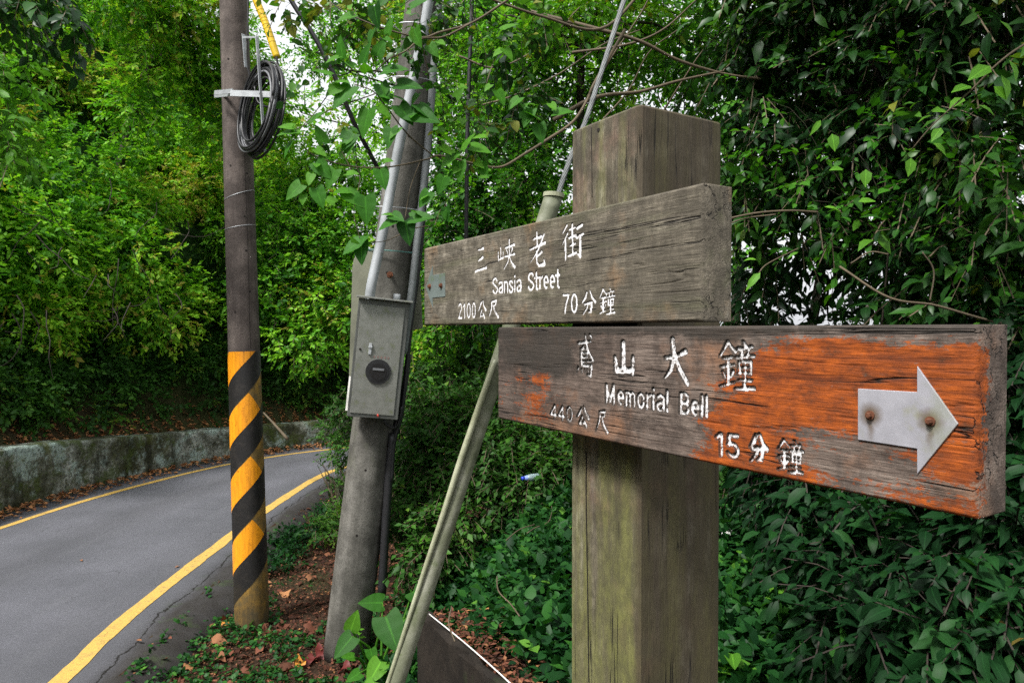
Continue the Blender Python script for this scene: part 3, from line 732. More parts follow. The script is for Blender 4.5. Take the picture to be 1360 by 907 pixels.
def plate(ob, pts, a1, zbase, mat, th, bolts, br, label):
    ol = []
    for px, py in pts:
        u, z = on_board(px, py, a1); ol.append((u, z - zbase))
    b = MB(); b.prism(ol, -th, .0006)
    p = b.obj('arrow_plate', mat, ob, bevel=.0005, label=label)
    for px, py in bolts:
        u, z = on_board(px, py, a1); z -= zbase
        k = MB()
        k.tube([(u, -th - .0004, z), (u, -th - .0018, z)], [br * 1.5, br * 1.5], 14)
        k.tube([(u, -th - .0018, z), (u, -th - .006, z), (u, -th - .0065, z)], [br, br * .95, br * .7], 6)
        k.obj('bolt', M['rust'], ob)
u_ = lambda x, y: (x, y)
plate(b2, [(1140.7, 516), (1219.3, 520.6), (1219.3, 486), (1273.5, 562.5), (1219.3, 629), (1219.3, 595.5), (1140.7, 583.5)], A2, CAMZ - .1915, M['arrow2'], .0022, [(1157.5, 551), (1237.5, 559)], .0035, 'grey steel arrow pointing right')
plate(b1, [(591.6, 362.7), (575, 365.5), (575, 353), (566, 381.5), (575, 409), (575, 395.5), (591.6, 394)], A1, CAMZ + .012, M['arrow1'], .0015, [(571.8, 380.5), (587, 379.5)], .0045, 'tarnished greenish steel arrow pointing left')

# post
an0, an1, t0_, t1_ = .899, 1.099, .8265, 1.036
def post_mesh():
    bm = bmesh.new()
    hz = [0, .5, 1.0, 1.3, CAMZ - .45 + .05, CAMZ - .45 + .2]
    z0, z1 = .0, CAMZ + .392 - .4
    nzs, nr = 40, 9
    import itertools
    V = []; Fs = []
    def ring(z, top=0):
        r = []
        cs = [(an0, t0_), (an1, t0_), (an1, t1_), (an0, t1_)]
        ch = .006
        for k in range(4):
            p, q = cs[k], cs[(k + 1) % 4]
            for i in range(nr + 1):
                f = i / nr
                L_ = math.hypot(q[0] - p[0], q[1] - p[1]); f = (ch + f * (L_ - 2 * ch)) / L_
                r.append((p[0] + (q[0] - p[0]) * f, p[1] + (q[1] - p[1]) * f))
        return r
    R = ring(0); n = len(R)
    zs = list(np.linspace(z0, z1 - .004, nzs))
    cx, cy = (an0 + an1) / 2, (t0_ + t1_) / 2
    for i, z in enumerate(zs):
        for j, (a, t) in enumerate(R):
            w_ = .0035 * (fbm(np.array([j * .7]), np.array([z * 1.5]), 33)[0] - .5)
            V.append(DV * (a + (a - cx) * w_ * 8) + NV * (t + (t - cy) * w_ * 8) + Vector((0, 0, z + .4)))
    for i in range(nzs - 1):
        for j in range(n):
            k = (j + 1) % n; Fs.append((i * n + j, (i + 1) * n + j, (i + 1) * n + k, i * n + k))
    b = len(V)
    for (a, t) in R: V.append(DV * (cx + (a - cx) * .97) + NV * (cy + (t - cy) * .97) + Vector((0, 0, z1 + .4)))
    for j in range(n):
        k = (j + 1) % n; Fs.append(((nzs - 1) * n + j, b + j, b + k, (nzs - 1) * n + k))
    Fs.append(tuple(range(b, b + n)))
    sl = Vector(sign.location)
    return MB().add([v - sl for v in V], Fs)
# post coordinates for the grain: build in a frame aligned with its faces
pm = post_mesh()
Rz = Matrix.Rotation(-math.radians(57.9 - 90), 4, 'Z')
pm.V = [Rz.inverted() @ v for v in pm.V]
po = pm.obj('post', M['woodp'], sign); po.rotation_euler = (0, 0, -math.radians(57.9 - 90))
# long check (split) down the left face of the post and knot holes
def face_pt(px, py, nn, off=0):
    r = at(px, py, 1) - Vector((0, 0, CAMZ)); k = (nn - off) / r.dot(NV); return r * k + Vector((0, 0, CAMZ))
M['check'] = plain('split_shadow_wood', (.012, .009, .007), .95)
for pts, wd_ in (([(779, 600), (778.5, 650), (779, 700), (780, 760), (781, 830), (782, 905)], .0011), ([(785.5, 170), (786, 210), (786.5, 262)], .0009)):
    P = [face_pt(x, y, t0_, .0006) - Vector(sign.location) for x, y in pts]
    MB().tube(P, wd_, 5, 24).obj('split', M['check'], sign)
b_ = MB(); p = face_pt(795, 173, t0_, .0003) - Vector(sign.location)
b_.tube([p, p - NV * .001], .004, 9); b_.obj('knot_hole', M['check'], sign)

# ------------------------------------------------------------------ striped utility pole
pb = at(335, 818, 5.14); pb.z = -.12
ptop = at(310.5, 0, 5.14); axis_v = (ptop - pb); Lp = axis_v.length
q_ = axis_v.to_track_quat('Z', 'Y'); Mp = Matrix.Translation(pb) @ q_.to_matrix().to_4x4()
pole = thing('striped_utility_pole', 'straight concrete utility pole with yellow and black hazard bands round its foot', 'utility pole', mat=Mp)
PL = Lp + 4.0
def prad(z): return .1215 - .0215 * z / Lp
k = MB(); zs = np.linspace(0, PL, 60); k.tube([Vector((0, 0, z)) for z in zs], [prad(z) for z in zs], 40)
k.obj('shaft', M['pole_conc'], pole, smooth=True)
# direction to camera in local frame
tc = Mp.inverted() @ Vector((0, 0, 1.2)); th0 = math.atan2(tc.y, tc.x)
ZT = 2.06
def pol(th, z, r): return Vector((math.cos(th0 + th) * (prad(z) + r), math.sin(th0 + th) * (prad(z) + r), z))
# screen-right corresponds to which sense of theta?
rt_ = (Mp.inverted().to_3x3() @ Vector((1, 0, 0))); sgn = 1 if (pol(.1, 1, 0) - pol(0, 1, 0)).dot(rt_) > 0 else -1
def patch(name, m, zlo, zhi, th_a, th_b, r, parent, nn=40):
    V = []; Fs = []
    for i in range(nn + 1):
        th = th_a + (th_b - th_a) * i / nn
        a_, b_ = max(0.0, min(ZT, zlo(th))), max(0.0, min(ZT, zhi(th)))
        if b_ < a_: b_ = a_
        for f in (0, .5, 1): V.append(pol(sgn * th, a_ + (b_ - a_) * f, r))
    for i in range(nn):
        for j in range(2): Fs.append((i * 3 + j, i * 3 + 3 + j, i * 3 + 4 + j, i * 3 + 1 + j))
    me = mesh_py(name, V, Fs, True)
    bm = bmesh.new(); bm.from_mesh(me); bmesh.ops.remove_doubles(bm, verts=bm.verts, dist=1e-5)
    bmesh.ops.recalc_face_normals(bm, faces=bm.faces); bm.to_mesh(me); bm.free()
    for p_ in me.polygons: p_.use_smooth = True
    if len(me.polygons): link(name, me, m, parent)
patch('yellow_paint', M['pole_yellow'], lambda t: 0.0, lambda t: ZT, -PI, PI, .0012, pole, 72)
PT, SL = .463, .121
for k_ in range(0, 4):
    zc = .585 + k_ * PT         # lower edge of orange lozenge at theta 0
    lo = lambda t, z=zc: z + SL * t
    patch('black_band', M['pole_black'], lambda t, z=zc: z - PT * .5 + SL * t, lo, -PI, PI, .0024, pole, 72)
    if 0 <= k_ <= 3:
        cut = lambda t, z=zc: min(z + SL * t + PT * .48, z + SL * .2 + PT * .48 - (t - .2) * .165)
        patch('orange_band', M['pole_orange'], lambda t, z=zc: z + SL * t, cut, -1.6, 1.18, .0034, pole, 50)
# seam, holes, wire ties
k = MB()
P = [pol(sgn * .42 , z, .0005) for z in np.linspace(ZT + .02, 3.55, 40)]
P = [pol(sgn * (.42 + .02 * math.sin(z * 5)), z, .0002) for z in np.linspace(ZT + .02, 3.7, 40)]
k.tube(P, .0016, 4); k.obj('casting_seam', M['check'], pole)
for th, z in ((-.55, 3.42), (.55, 3.37), (-.5, 4.2), (-.45, 4.75), (-.5, 2.35), (.5, 2.5), (.3, 3.05), (.32, 2.8)):
    a_ = pol(sgn * th, z, -.001); b_ = pol(sgn * th, z, .0012)
    MB().tube([a_, b_], .0075, 10).obj('bolt_hole', M['check'], pole)
for z, tl in ((2.98, .02), (3.22, .04)):
    P = [pol(t, z + tl * math.sin(t), .0015) for t in np.linspace(-PI, PI, 40)]
    MB().tube(P, .0018, 5).obj('wire_tie', M['galv'], pole)
# cable bracket: a galvanised cross held off the pole
def loc(px, py, d): return Mp.inverted() @ at(px, py, d)
k = MB()
def flat(k, a, b, w_, t_, up=Vector((0, 0, 1))):
    a, b = Vector(a), Vector(b); d = (b - a); s = d.cross(up).normalized(); u = s.cross(d).normalized()
    Mx = Matrix(((d.normalized().x, s.x, u.x, (a.x + b.x) / 2), (d.normalized().y, s.y, u.y, (a.y + b.y) / 2), (d.normalized().z, s.z, u.z, (a.z + b.z) / 2), (0, 0, 0, 1)))
    return k.box((0, 0, 0), (d.length, t_, w_), Mx)
flat(k, loc(306, 124, 4.83), loc(381.5, 126.5, 4.74), .042, .006); flat(k, loc(285, 123.5, 4.98), loc(309, 121, 4.84), .03, .006)
flat(k, loc(285, 127.5, 5.30), loc(307, 125, 4.86), .03, .006)
k.obj('cross_arm', M['galv'], pole)
k = MB(); flat(k, loc(341, 49, 4.79), loc(346.5, 125, 4.77), .022, .006, Vector((1, 0, 0))); flat(k, loc(346.5, 125, 4.77), loc(351.5, 201, 4.75), .022, .006, Vector((1, 0, 0)))
k.obj('upright', M['galv'], pole)
k = MB(); flat(k, loc(322, 50, 4.98), loc(343, 49.5, 4.79), .014, .005); flat(k, loc(323.5, 46, 4.99), loc(327, 90, 4.99), .03, .005, Vector((1, 0, 0))); flat(k, loc(331, 201, 4.98), loc(351.5, 201, 4.75), .014, .005)
k.obj('standoff', M['galv'], pole)
k = MB(); p = loc(346.5, 125, 4.755); v_ = (loc(346.5, 125, 4.70) - p).normalized(); k.tube([p, p + v_ * .012], .012, 6); k.obj('bolt', M['galv'], pole)

# coil of spare cable on the bracket
cc = at(347, 143, 4.86)
coil = thing('cable_coil', 'coil of black and grey cable hanging on the bracket of the striped pole', 'cable coil', cc)
e1 = Vector((.70, -.71, 0)).normalized(); e2 = Vector((.10, .12, 1)).normalized(); e3 = e1.cross(e2)
def loop(k, R, cx, cz, off, r, wob, s, turns=1):
    P = []
    for i in range(49 * turns):
        a = 2 * PI * i / 48
        rr = R * (1 + wob * math.sin(2 * a + s) + wob * .6 * math.sin(3 * a + s * 2))
        P.append(e1 * (math.cos(a) * rr * .92 + cx) + e2 * (math.sin(a) * rr * 1.06 + cz) + e3 * (off + .01 * math.sin(a + s)))
    return k.tube(P, r, 6)
kb, kg = MB(), MB(); rr_ = random.Random(3)
for i in range(22): loop(kb if i % 6 else kg, .268 + rr_.uniform(-.03, .045), rr_.uniform(-.02, .02), rr_.uniform(-.05, .01), rr_.uniform(-.05, .05), .0085, .035, rr_.uniform(0, 6))
kb.obj('black_loops', M['black_cable'], coil, smooth=True); kg.obj('grey_loops', M['grey_cable'], coil, smooth=True)
k = MB(); k.tube([at(343, 98, 4.87) - cc, at(352, 84, 4.85) - cc, at(362, 100, 4.84) - cc, at(371, 124, 4.85) - cc, at(374, 145, 4.86) - cc], .0075, 6, 24)
k.tube([at(338, 115, 4.87) - cc, at(342, 135, 4.85) - cc, at(354, 142, 4.82) - cc, at(361, 138, 4.82) - cc, at(362, 128, 4.85) - cc], .007, 6, 24)
k.obj('cable_tail', M['black_cable'], coil, smooth=True)
yc = thing('sheathed_cable', 'black cable in a yellow plastic sheath dropping to the cable coil on the striped pole', 'cable', at(368, 78, 4.9))
y0 = Vector(yc.location)
k = MB(); P = [at(x, y, 4.9) - y0 for x, y in ((295, -110), (340, 0), (355, 38), (368, 77))]
k.tube(P, .026, 10, 40); k.obj('yellow_sheath', M['yellow_sheath'], yc, smooth=True)
for i_ in range(12):
    c_ = spline(P, 40)[10 + i_ * 2]; d_ = (spline(P, 40)[11 + i_ * 2] - c_).normalized()
    MB().tube([c_, c_ + d_ * .006], .0275, 10).obj('sheath_ring', M['yellow_sheath'], yc)
MB().tube([at(x, y, 4.88) - y0 for x, y in ((367, 76), (370, 90), (374, 108), (374.5, 124))], .009, 6, 20).obj('cable_core', M['black_cable'], yc)
c2 = thing('black_cable', 'thin black cable running down the striped pole beside the bracket', 'cable', at(330, 0, 4.96))
z0_ = Vector(c2.location)
MB().tube([at(x, y, 4.97) - z0_ for x, y in ((328, -90), (329.5, 0), (329, 35), (328, 70), (330, 95), (335, 108))], .0065, 6, 20).obj('cable_run', M['black_cable'], c2)

# ------------------------------------------------------------------ leaning concrete pole with meter box
lb = at(459, 858, 4.66); lb.z = -.1; lt = at(563, 0, 4.50)
ax2 = lt - lb; L2 = ax2.length; Ml = Matrix.Translation(lb) @ ax2.to_track_quat('Z', 'Y').to_matrix().to_4x4()
# spin the local frame so that local -Y looks at the camera
tc2 = Ml.inverted() @ Vector((0, 0, 1.8)); ang = math.atan2(tc2.y, tc2.x) + PI / 2
Ml = Ml @ Matrix.Rotation(ang, 4, 'Z'); MlI = Ml.inverted()
lp = thing('leaning_utility_pole', 'leaning grey concrete pole carrying a meter box and two plastic conduits', 'utility pole', mat=Ml)
def prad2(z): return .150 - .036 * z / L2
k = MB(); zs = np.linspace(0, L2 + 3.5, 60); k.tube([Vector((0, 0, z)) for z in zs], [prad2(z) for z in zs], 40); k.obj('shaft', M['pole_conc2'], lp, smooth=True)
for px, py in ((514, 362), (518, 523 + 8), (485, 628), (473, 717), (543, 180), (522, 300)):
    r = MlI @ at(px, py, 4.4); z = r.z; xx = max(-.12, min(.12, r.x)); y = -math.sqrt(max(0, prad2(z) ** 2 - xx ** 2))
    MB().tube([(xx, y + .002, z), (xx, y - .0014, z)], .008, 10).obj('bolt_hole', M['check'], lp)
def l2(px, py, d): return MlI @ at(px, py, d)
# meter box
bc = l2(503.5, 475, 4.30)
D0 = 4.28
w_, h_, dp = .315, .74, .15
bx = Vector((bc.x - .004, -(.150 + dp / 2) + .012, bc.z - .012))
M['box'] = stained_steel('meter_box_steel', (.27, .275, .25), (.19, .21, .13))
M['box'].node_tree.nodes['Principled BSDF'].inputs['Metallic'].default_value = .35; M['box'].node_tree.nodes['Principled BSDF'].inputs['Roughness'].default_value = .36; M['box_dark'] = plain('box_trim', (.13, .135, .125), .5, .4)
box = MB().box((0, 0, 0), (w_, dp, h_)).obj('meter_box', M['box_dark'], lp, bevel=.004); box.location = bx; box.rotation_euler = (0, -.015, .03)
MB().box((-.006, -dp / 2 - .004, -.005), (w_ - .045, .006, h_ - .06)).obj('door', M['box'], box, bevel=.002)
MB().box((0, -.02, h_ / 2 + .008), (w_ + .03, dp + .06, .012)).obj('lid', M['box'], box, bevel=.003)
k = MB(); k.tube([(.005, -dp / 2 - .006, -.075), (.005, -dp / 2 - .016, -.075)], .078, 32); k.tube([(.005, -dp / 2 - .014, -.075), (.005, -dp / 2 - .018, -.075)], .064, 32)
k.obj('meter_window', M['black_cable'], box)
n = N('meter_glass'); M['glass'] = n.done((.02, .02, .022), .12, spec=.6)
MB().tube([(.005, -dp / 2 - .019, -.075), (.005, -dp / 2 - .021, -.075)], .052, 32).obj('window_glass', M['glass'], box)
MB().box((.005, -dp / 2 - .023, -.06), (.07, .004, .014)).obj('window_bar', M['grey_cable'], box, bevel=.001)
k = MB(); k.box((-.058, -dp / 2 - .012, .062), (.018, .01, .07)); k.box((-.058, -dp / 2 - .018, .075), (.024, .008, .014)); k.obj('latch', M['galv'], box, bevel=.0015)
MB().tube([(-.118, -dp / 2 - .006, .055), (-.118, -dp / 2 - .013, .055)], .007, 12).obj('lock', M['check'], box)
MB().tube([(.03, -dp / 2 - .008, -.345), (.03, -dp / 2 - .03, -.35)], .006, 8).obj('seal_tag', plain('seal_red', (.5, .06, .04), .5), box)
MB().tube([(.075, 0, h_ / 2), (.075, 0, h_ / 2 + .05)], .022, 16).obj('pipe_stub', M['conduit'], box, smooth=True)
# worn red writing on the door: five small illegible dabs of paint
k = MB()
for i, dx in enumerate((-.028, -.006, .016, .038, .058)):
    k.box((dx, -dp / 2 - .0078, .012 + .002 * (i % 2)), (.013, .0008, .004)); k.box((dx, -dp / 2 - .0078, .020), (.010, .0008, .003)); k.box((dx + .002, -dp / 2 - .0079, .016), (.003, .0008, .014))
k.obj('faded_lettering', plain('faded_red', (.22, .13, .12), .7), box)
# backing board behind the pole
def poly_panel(name, pts, d, th, m, parent):
    P = [MlI @ at(x, y, d) for x, y in pts]; nrm = (P[1] - P[0]).cross(P[2] - P[0]).normalized()
    n_ = len(P); V = P + [p + nrm * th for p in P]
    Fs = [tuple(range(n_)), tuple(reversed(range(n_, 2 * n_)))] + [(i, i + n_, (i + 1) % n_ + n_, (i + 1) % n_) for i in range(n_)]
    return MB().add(V, Fs).obj(name, m, parent, bevel=.003)
M['panel'] = plain('panel_board', (.17, .175, .125), .7, 0, .3, 6)
poly_panel('backing_board', [(480, 328), (556, 340), (561, 436), (540, 440), (520, 545), (462, 543), (468, 354), (470, 344)], 4.74, .03, M['panel'], lp)
MB().tube([l2(461, 545, 4.6), l2(466, 500, 4.6)], .012, 6).obj('white_strip', M['white_rod'], lp)
# conduits
k = MB(); k.tube([l2(x, y, d) for x, y, d in ((491, 395, 4.25), (494, 375, 4.25), (505, 325, 4.29), (512, 290, 4.31), (521, 240, 4.34), (533, 180, 4.33), (551, 95, 4.33), (562, 45, 4.32), (577, -40, 4.31), (600, -150, 4.3))], .031, 14, 60)
k.obj('conduit', M['conduit'], lp, smooth=True, label='thicker pale plastic conduit entering the meter box')
k = MB(); k.tube([l2(x, y, 4.36) for x, y in ((497, 395), (492, 396))], .036, 12)
k = MB(); k.tube([l2(x, y, 4.46) for x, y in ((536, 470), (545, 400), (553, 330), (561, 262), (571, 160), (578, 60), (586, -30), (596, -150))], .024, 12, 60)
k.obj('conduit', M['conduit_dark'], lp, smooth=True, label='thinner grey conduit down the side of the pole')
k = MB(); k.tube([l2(x, y, 4.54) for x, y in ((520, 640), (523, 590), (534, 545), (545, 440), (553, 380), (560, 320), (566, 240), (572, 180))], .014, 8, 40)
k.tube([l2(x, y, 4.60) for x, y in ((508, 780), (513, 700), (518, 620), (526, 565), (536, 520), (543, 470))], .02, 8, 40)
k.tube([l2(x, y, 4.5) for x, y in ((506, 548), (512, 562), (524, 568), (531, 558), (533, 540))], .009, 8, 20)
k.obj('riser_cable', M['black_cable'], lp, smooth=True)
k = MB(); k.tube([l2(x, y, 4.55) for x, y in ((507, 790), (511, 720), (516, 640), (521, 575))], .028, 10, 20); k.obj('riser_pipe', M['black_cable'], lp, smooth=True)
M['teal'] = plain('teal_strap', (.05, .17, .15), .6)
for py, m_, r_ in ((335, 'teal', .004), (278, 'galv', .003), (108, 'galv', .003), (38, 'galv', .004), (400, 'galv', .003)):
    z = l2(525, py, 4.5).z; rr2 = prad2(z)
    P = [Vector((math.cos(t) * (rr2 + .02 + (.035 if math.sin(t) < 0 else 0)), math.sin(t) * (rr2 + .012) - .02 * (math.sin(t) < 0), z + .01 * math.cos(t))) for t in np.linspace(0, 2 * PI, 30)]
    MB().tube(P, r_, 5).obj('strap', M[m_], lp)
k = MB(); p = l2(518, 364, 4.34); p.y = -prad2(p.z) - .0; k.tube([p + Vector((0, .004, 0)), p + Vector((0, -.004, 0))], .022, 6); k.tube([p, p + Vector((0, -.02, 0))], .01, 6); k.obj('rusty_bolt', M['rust'], lp)

# ------------------------------------------------------------------ guy wire with split pipe guard
n = N('mossy_pipe'); v = n.coord((1, 1, 1))
c = n.ramp(n.noise(v, 7, 7, .65), [(.32, (.06, .075, .035)), (.5, (.17, .18, .12)), (.68, (.32, .32, .26))])
c = n.mix(n.ramp(n.noise(v, 23, 6, .7), [(.55, 0), (.68, .8)]), c, (.08, .11, .03))
M['mossy_pipe'] = n.done(c, .6, n.bump(n.noise(v, 40, 5), .3, .003))
n = N('pale_strip'); v = n.coord((1, 1, 1)); c = n.ramp(n.noise(v, 9, 7, .65), [(.35, (.20, .21, .12)), (.6, (.38, .39, .27))]); M['pale_strip'] = n.done(c, .6)
guy = thing('guy_wire', 'steel stay wire with a leaning mossy split pipe guard passing behind the sign boards', 'guy wire', at(524, 925, 1.95))
g0 = Vector(guy.location)
def G(x, y, d): return at(x, y, d) - g0
k = MB(); P = [G(735, 262, 2.02), G(699, 372, 2.01), G(661, 488, 2.0), G(638, 560, 1.99), G(602, 670, 1.98), G(568, 775, 1.97), G(531, 888, 1.955), G(505, 970, 1.94), G(487, 1026, 1.93)]
k.tube(P, [.027, .026, .025, .024, .0245, .0255, .0265, .027, .027], 20, 60); k.obj('pipe_guard', M['mossy_pipe'], guy, smooth=True)
k = MB(); k.tube([G(735.5, 257, 2.02), G(735, 262.5, 2.02)], .031, 20); k.obj('guard_rim', M['pale_strip'], guy)
k = MB(); P = [G(658, 478, 1.97), G(640, 528, 1.96), G(612, 610, 1.955), G(591, 675, 1.952), G(561, 765, 1.945), G(523, 882, 1.935), G(496, 965, 1.92), G(476, 1030, 1.91)]
k.tube(P, [.006, .0085, .009, .008, .0065, .006, .006, .006], 8, 60); k.obj('guard_strip', M['pale_strip'], guy, smooth=True)
k = MB()
for s in range(6):
    a0 = s * PI / 3; P = []
    pts = spline([G(738, 268, 2.02), G(757, 212, 2.03), G(778, 160, 2.05), G(800, 92, 2.07), G(829, 0, 2.1), G(868, -120, 2.14)], 160)
    for i, p in enumerate(pts):
        a = a0 + i * .16; P.append(p + Vector((math.cos(a), math.sin(a) * .6, math.sin(a) * .5)) * .0045)
    k.tube(P, .0036, 5)
k.obj('stranded_wire', M['strand'], guy, smooth=True)

# ------------------------------------------------------------------ overhead cables, slab, white rod, bottle
def wire(label, pts, r, m, name='overhead_cable', cat='cable', n=40):
    o = thing(name, label, cat, at(*pts[0])); z = Vector(o.location)
    MB().tube([at(*p) - z for p in pts], r, 6, n).obj('cable_run', m, o, smooth=True); return o
wire('thick black cable crossing from the upper left down to the leaning pole', [(345, -75, 4.6), (386, 0, 4.62), (418, 50, 4.65), (445, 103, 4.7), (470, 163, 4.8), (492, 205, 4.95), (512, 245, 5.1), (535, 300, 5.3)], .017, M['black_cable'])
wire('black cable hanging vertically between the leaning pole and the signpost', [(629, -60, 5.0), (627, 0, 5.0), (624, 80, 5.0), (621, 165, 5.0), (620, 230, 5.0), (618, 420, 5.1)], .016, M['black_cable'])
sl = thing('concrete_slab', 'dark mossy concrete slab wall beside the mossy pipe guard', 'slab', (SA[0], SA[1], 0))
def slabpt(f, z, off):
    a = Vector((SA[0], SA[1], 0)); b = Vector((SB[0], SB[1], 0)); d = (b - a); nn_ = Vector((d.y, -d.x, 0)).normalized() * -1
    return a + d * f + nn_ * off + Vector((0, 0, z)) - a
V = []; nF = 14
prof = [(-.02, -.2), (-.02, .3), (-.02, .6), (-.02, .865), (-.012, .885), (.012, .888), (.02, .87), (.02, -.2)]
for i in range(nF + 1):
    f = -.06 + 1.25 * i / nF
    for k_, (o_, z_) in enumerate(prof):
        V.append(slabpt(f, z_ + .008 * math.sin(i * 1.7 + k_), o_ + .004 * math.sin(i * 2.3 + k_ * 1.3)))
m_ = len(prof); Fs = [(i * m_ + j, (i + 1) * m_ + j, (i + 1) * m_ + (j + 1) % m_, i * m_ + (j + 1) % m_) for i in range(nF) for j in range(m_)]
Fs += [tuple(range(m_)), tuple(reversed(range(nF * m_, nF * m_ + m_)))]
MB().add(V, Fs).obj('slab_body', M['slab'], sl)
ra = at(570, 813, 2.9); rb_ = at(676, 908, 2.33); rc_ = at(720, 948, 2.12); ra.z = .905; rb_.z = .91; rc_.z = .91
wr = MB().tube([ra, ra.lerp(rb_, .5) + Vector((0, 0, .006)), rb_, rc_], .0026, 8, 20).obj('plastic_rod', M['white_rod'], smooth=True)
col(wr, label='thin white plastic rod lying along the top edge of the dark slab', cat='rod')

bt = at(703, 634, 4.5)
bot = thing('plastic_bottle', 'discarded clear plastic bottle with a blue cap caught in the bushes behind the pipe', 'bottle', bt)
bot.scale = (.68, .68, .68)
n = N('bottle_plastic'); M['bottle'] = n.done((.45, .6, .62), .2, spec=.6); n.b.inputs['Transmission Weight'].default_value = .5
k = MB(); ax_ = Vector((1, .3, .06)).normalized()
k.tube([ax_ * x for x in (-.055, -.035, -.02, .0, .03, .06, .09, .1)], [.013, .014, .024, .031, .033, .031, .033, .02], 16); k.obj('bottle_body', M['bottle'], bot, smooth=True)
MB().tube([ax_ * -.08, ax_ * -.05], .018, 14).obj('cap', plain('blue_cap', (.02, .06, .6), .35), bot, smooth=True)
MB().tube([ax_ * -.048, ax_ * -.02], [.02, .026], 14).obj('neck_label', plain('label_blue', (.25, .35, .75), .4), bot)
lit = at(967, 709, 3.6); cup = thing('white_litter', 'scrap of white litter lying on leaves right of the post', 'litter', lit)
k = MB(); k.add([(-.035, 0, 0), (.0, -.03, .004), (.045, -.01, .0), (.03, .03, .012), (-.02, .03, .008), (.005, 0, .014)], [(0, 1, 5), (1, 2, 5), (2, 3, 5), (3, 4, 5), (4, 0, 5)])
k.add([(-.035, 0, -.003), (.0, -.03, .001), (.045, -.01, -.003), (.03, .03, .009), (-.02, .03, .005)], [(4, 3, 2, 1, 0)])
k.obj('scrap', M['white_rod'], cup)

# ------------------------------------------------------------------ foliage
def _t(v, f): return np.array(v, float), np.array(f)
T4 = _t([(0, 0, 0), (.45, -.27, .07), (1, 0, -.06), (.45, .27, .07), (.5, 0, -.02)], [(0, 1, 4), (1, 2, 4), (2, 3, 4), (3, 0, 4)])
TS = _t([(0, 0, 0), (.45, -.28, .08), (1, 0, -.08), (.45, .28, .08)], [(0, 1, 2), (0, 2, 3)])
T6 = _t([(0, 0, 0), (.28, -.25, .06), (.62, -.22, .03), (1, 0, -.14), (.62, .22, .03), (.28, .25, .06), (.45, 0, -.01)], [(0, 1, 6), (1, 2, 6), (2, 3, 6), (3, 4, 6), (4, 5, 6), (5, 0, 6)])
TL = _t([(0, 0, 0), (.25, -.13, .04), (.6, -.13, .0), (1, 0, -.26), (.6, .13, .0), (.25, .13, .04), (.3, 0, .01), (.62, 0, -.05)],
        [(0, 1, 6), (1, 2, 7), (1, 7, 6), (2, 3, 7), (3, 4, 7), (4, 5, 7), (5, 6, 7), (5, 0, 6)])
TH = _t([(0, 0, 0), (-.10, -.22, .03), (.06, -.42, .08), (.38, -.40, .06), (.72, -.2, .0), (1.05, 0, -.16), (.72, .2, .0), (.38, .40, .06), (.06, .42, .08), (-.10, .22, .03), (.35, 0, -.03), (.7, 0, -.07)],
        [(0, 1, 2), (0, 2, 10), (2, 3, 10), (3, 4, 11), (3, 11, 10), (4, 5, 11), (5, 6, 11), (6, 7, 11), (7, 10, 11), (7, 8, 10), (8, 0, 10), (8, 9, 0)])

def heart(n=13):
    v = [(0.02, 0, 0)]
    up_ = []
    for i in range(n + 1):
        t = i / n
        x = -.16 * math.sin(PI * min(1, t * 3.2)) * (t < .32) + (0 if t < .1 else ((t - .1) / .9) ** 1.15 * 1.08)
        y = .47 * math.sin(PI * min(1, t ** .68)) ** .75 * (1 - .12 * t)
        up_.append((x, y, .10 * y - .16 * x * x + .012 * math.sin(i * 2.1)))
    up_ = up_[1:-1]; tip = (1.1, 0, -.2)
    mid_ = [(x * .96 + .03, 0, -.03 - .16 * x * x) for x in (.2, .4, .6, .8)]
    v += mid_; nm = len(mid_); f = []
    rib = [1] * (1 + nm)
    for sg in (1, -1):
        b = len(v); v += [(x, y * sg, z) for x, y, z in up_]; rib += [0] * len(up_)
        k = len(up_)
        def near(i):
            x = up_[i][0]; return 0 if x < .12 else min(nm, 1 + int(max(0, x - .08) / .21))
        for i in range(k - 1):
            a0, a1 = near(i), near(i + 1)
            f.append((b + i, b + i + 1, a0) if sg < 0 else (b + i + 1, b + i, a0))
            if a1 != a0: f.append((b + i + 1, a1, a0) if sg < 0 else (a1, b + i + 1, a0))
    v.append(tip); rib.append(1); tp = len(v) - 1; k = len(up_)
    f += [(1 + nm + k - 1, nm, tp), (tp, nm, 1 + nm + 2 * k - 1)]
    return _t(v, f), rib
(TH2, RIB2) = heart()
RIBS = {7: [1, 0, 0, 1, 0, 0, 1], 8: [1, 0, 0, 1, 0, 0, 1, 1], len(TH2[0]): RIB2, 12: [1, 0, 0, 0, 0, 1, 0, 0, 0, 0, 1, 1]}
def nrm(a): return a / (np.linalg.norm(a, axis=-1, keepdims=True) + 1e-9)
def one_leaf(name, v, f_, ra_):
    rb_ = RIBS.get(len(v), [0] * len(v))
    return mesh_np(name, v, f_, {'rnd': ra_, 'rib': rb_}, True)
def place_leaves(P, D, UP, size, T, rnd, wid=1.0):
    tv, tf = T; n = len(P); k = len(tv)
    d = nrm(D); s = nrm(np.cross(d, UP)); u = np.cross(s, d)
    sz = np.asarray(size).reshape(-1, 1, 1); x = tv[None, :, 0:1] * sz; y = tv[None, :, 1:2] * sz * wid; z = tv[None, :, 2:3] * sz
    V = P[:, None] + x * d[:, None] + y * s[:, None] + z * u[:, None]
    Fq = tf[None] + (np.arange(n) * k)[:, None, None]
    return V.reshape(-1, 3), Fq.reshape(-1, 3), np.repeat(rnd, k)

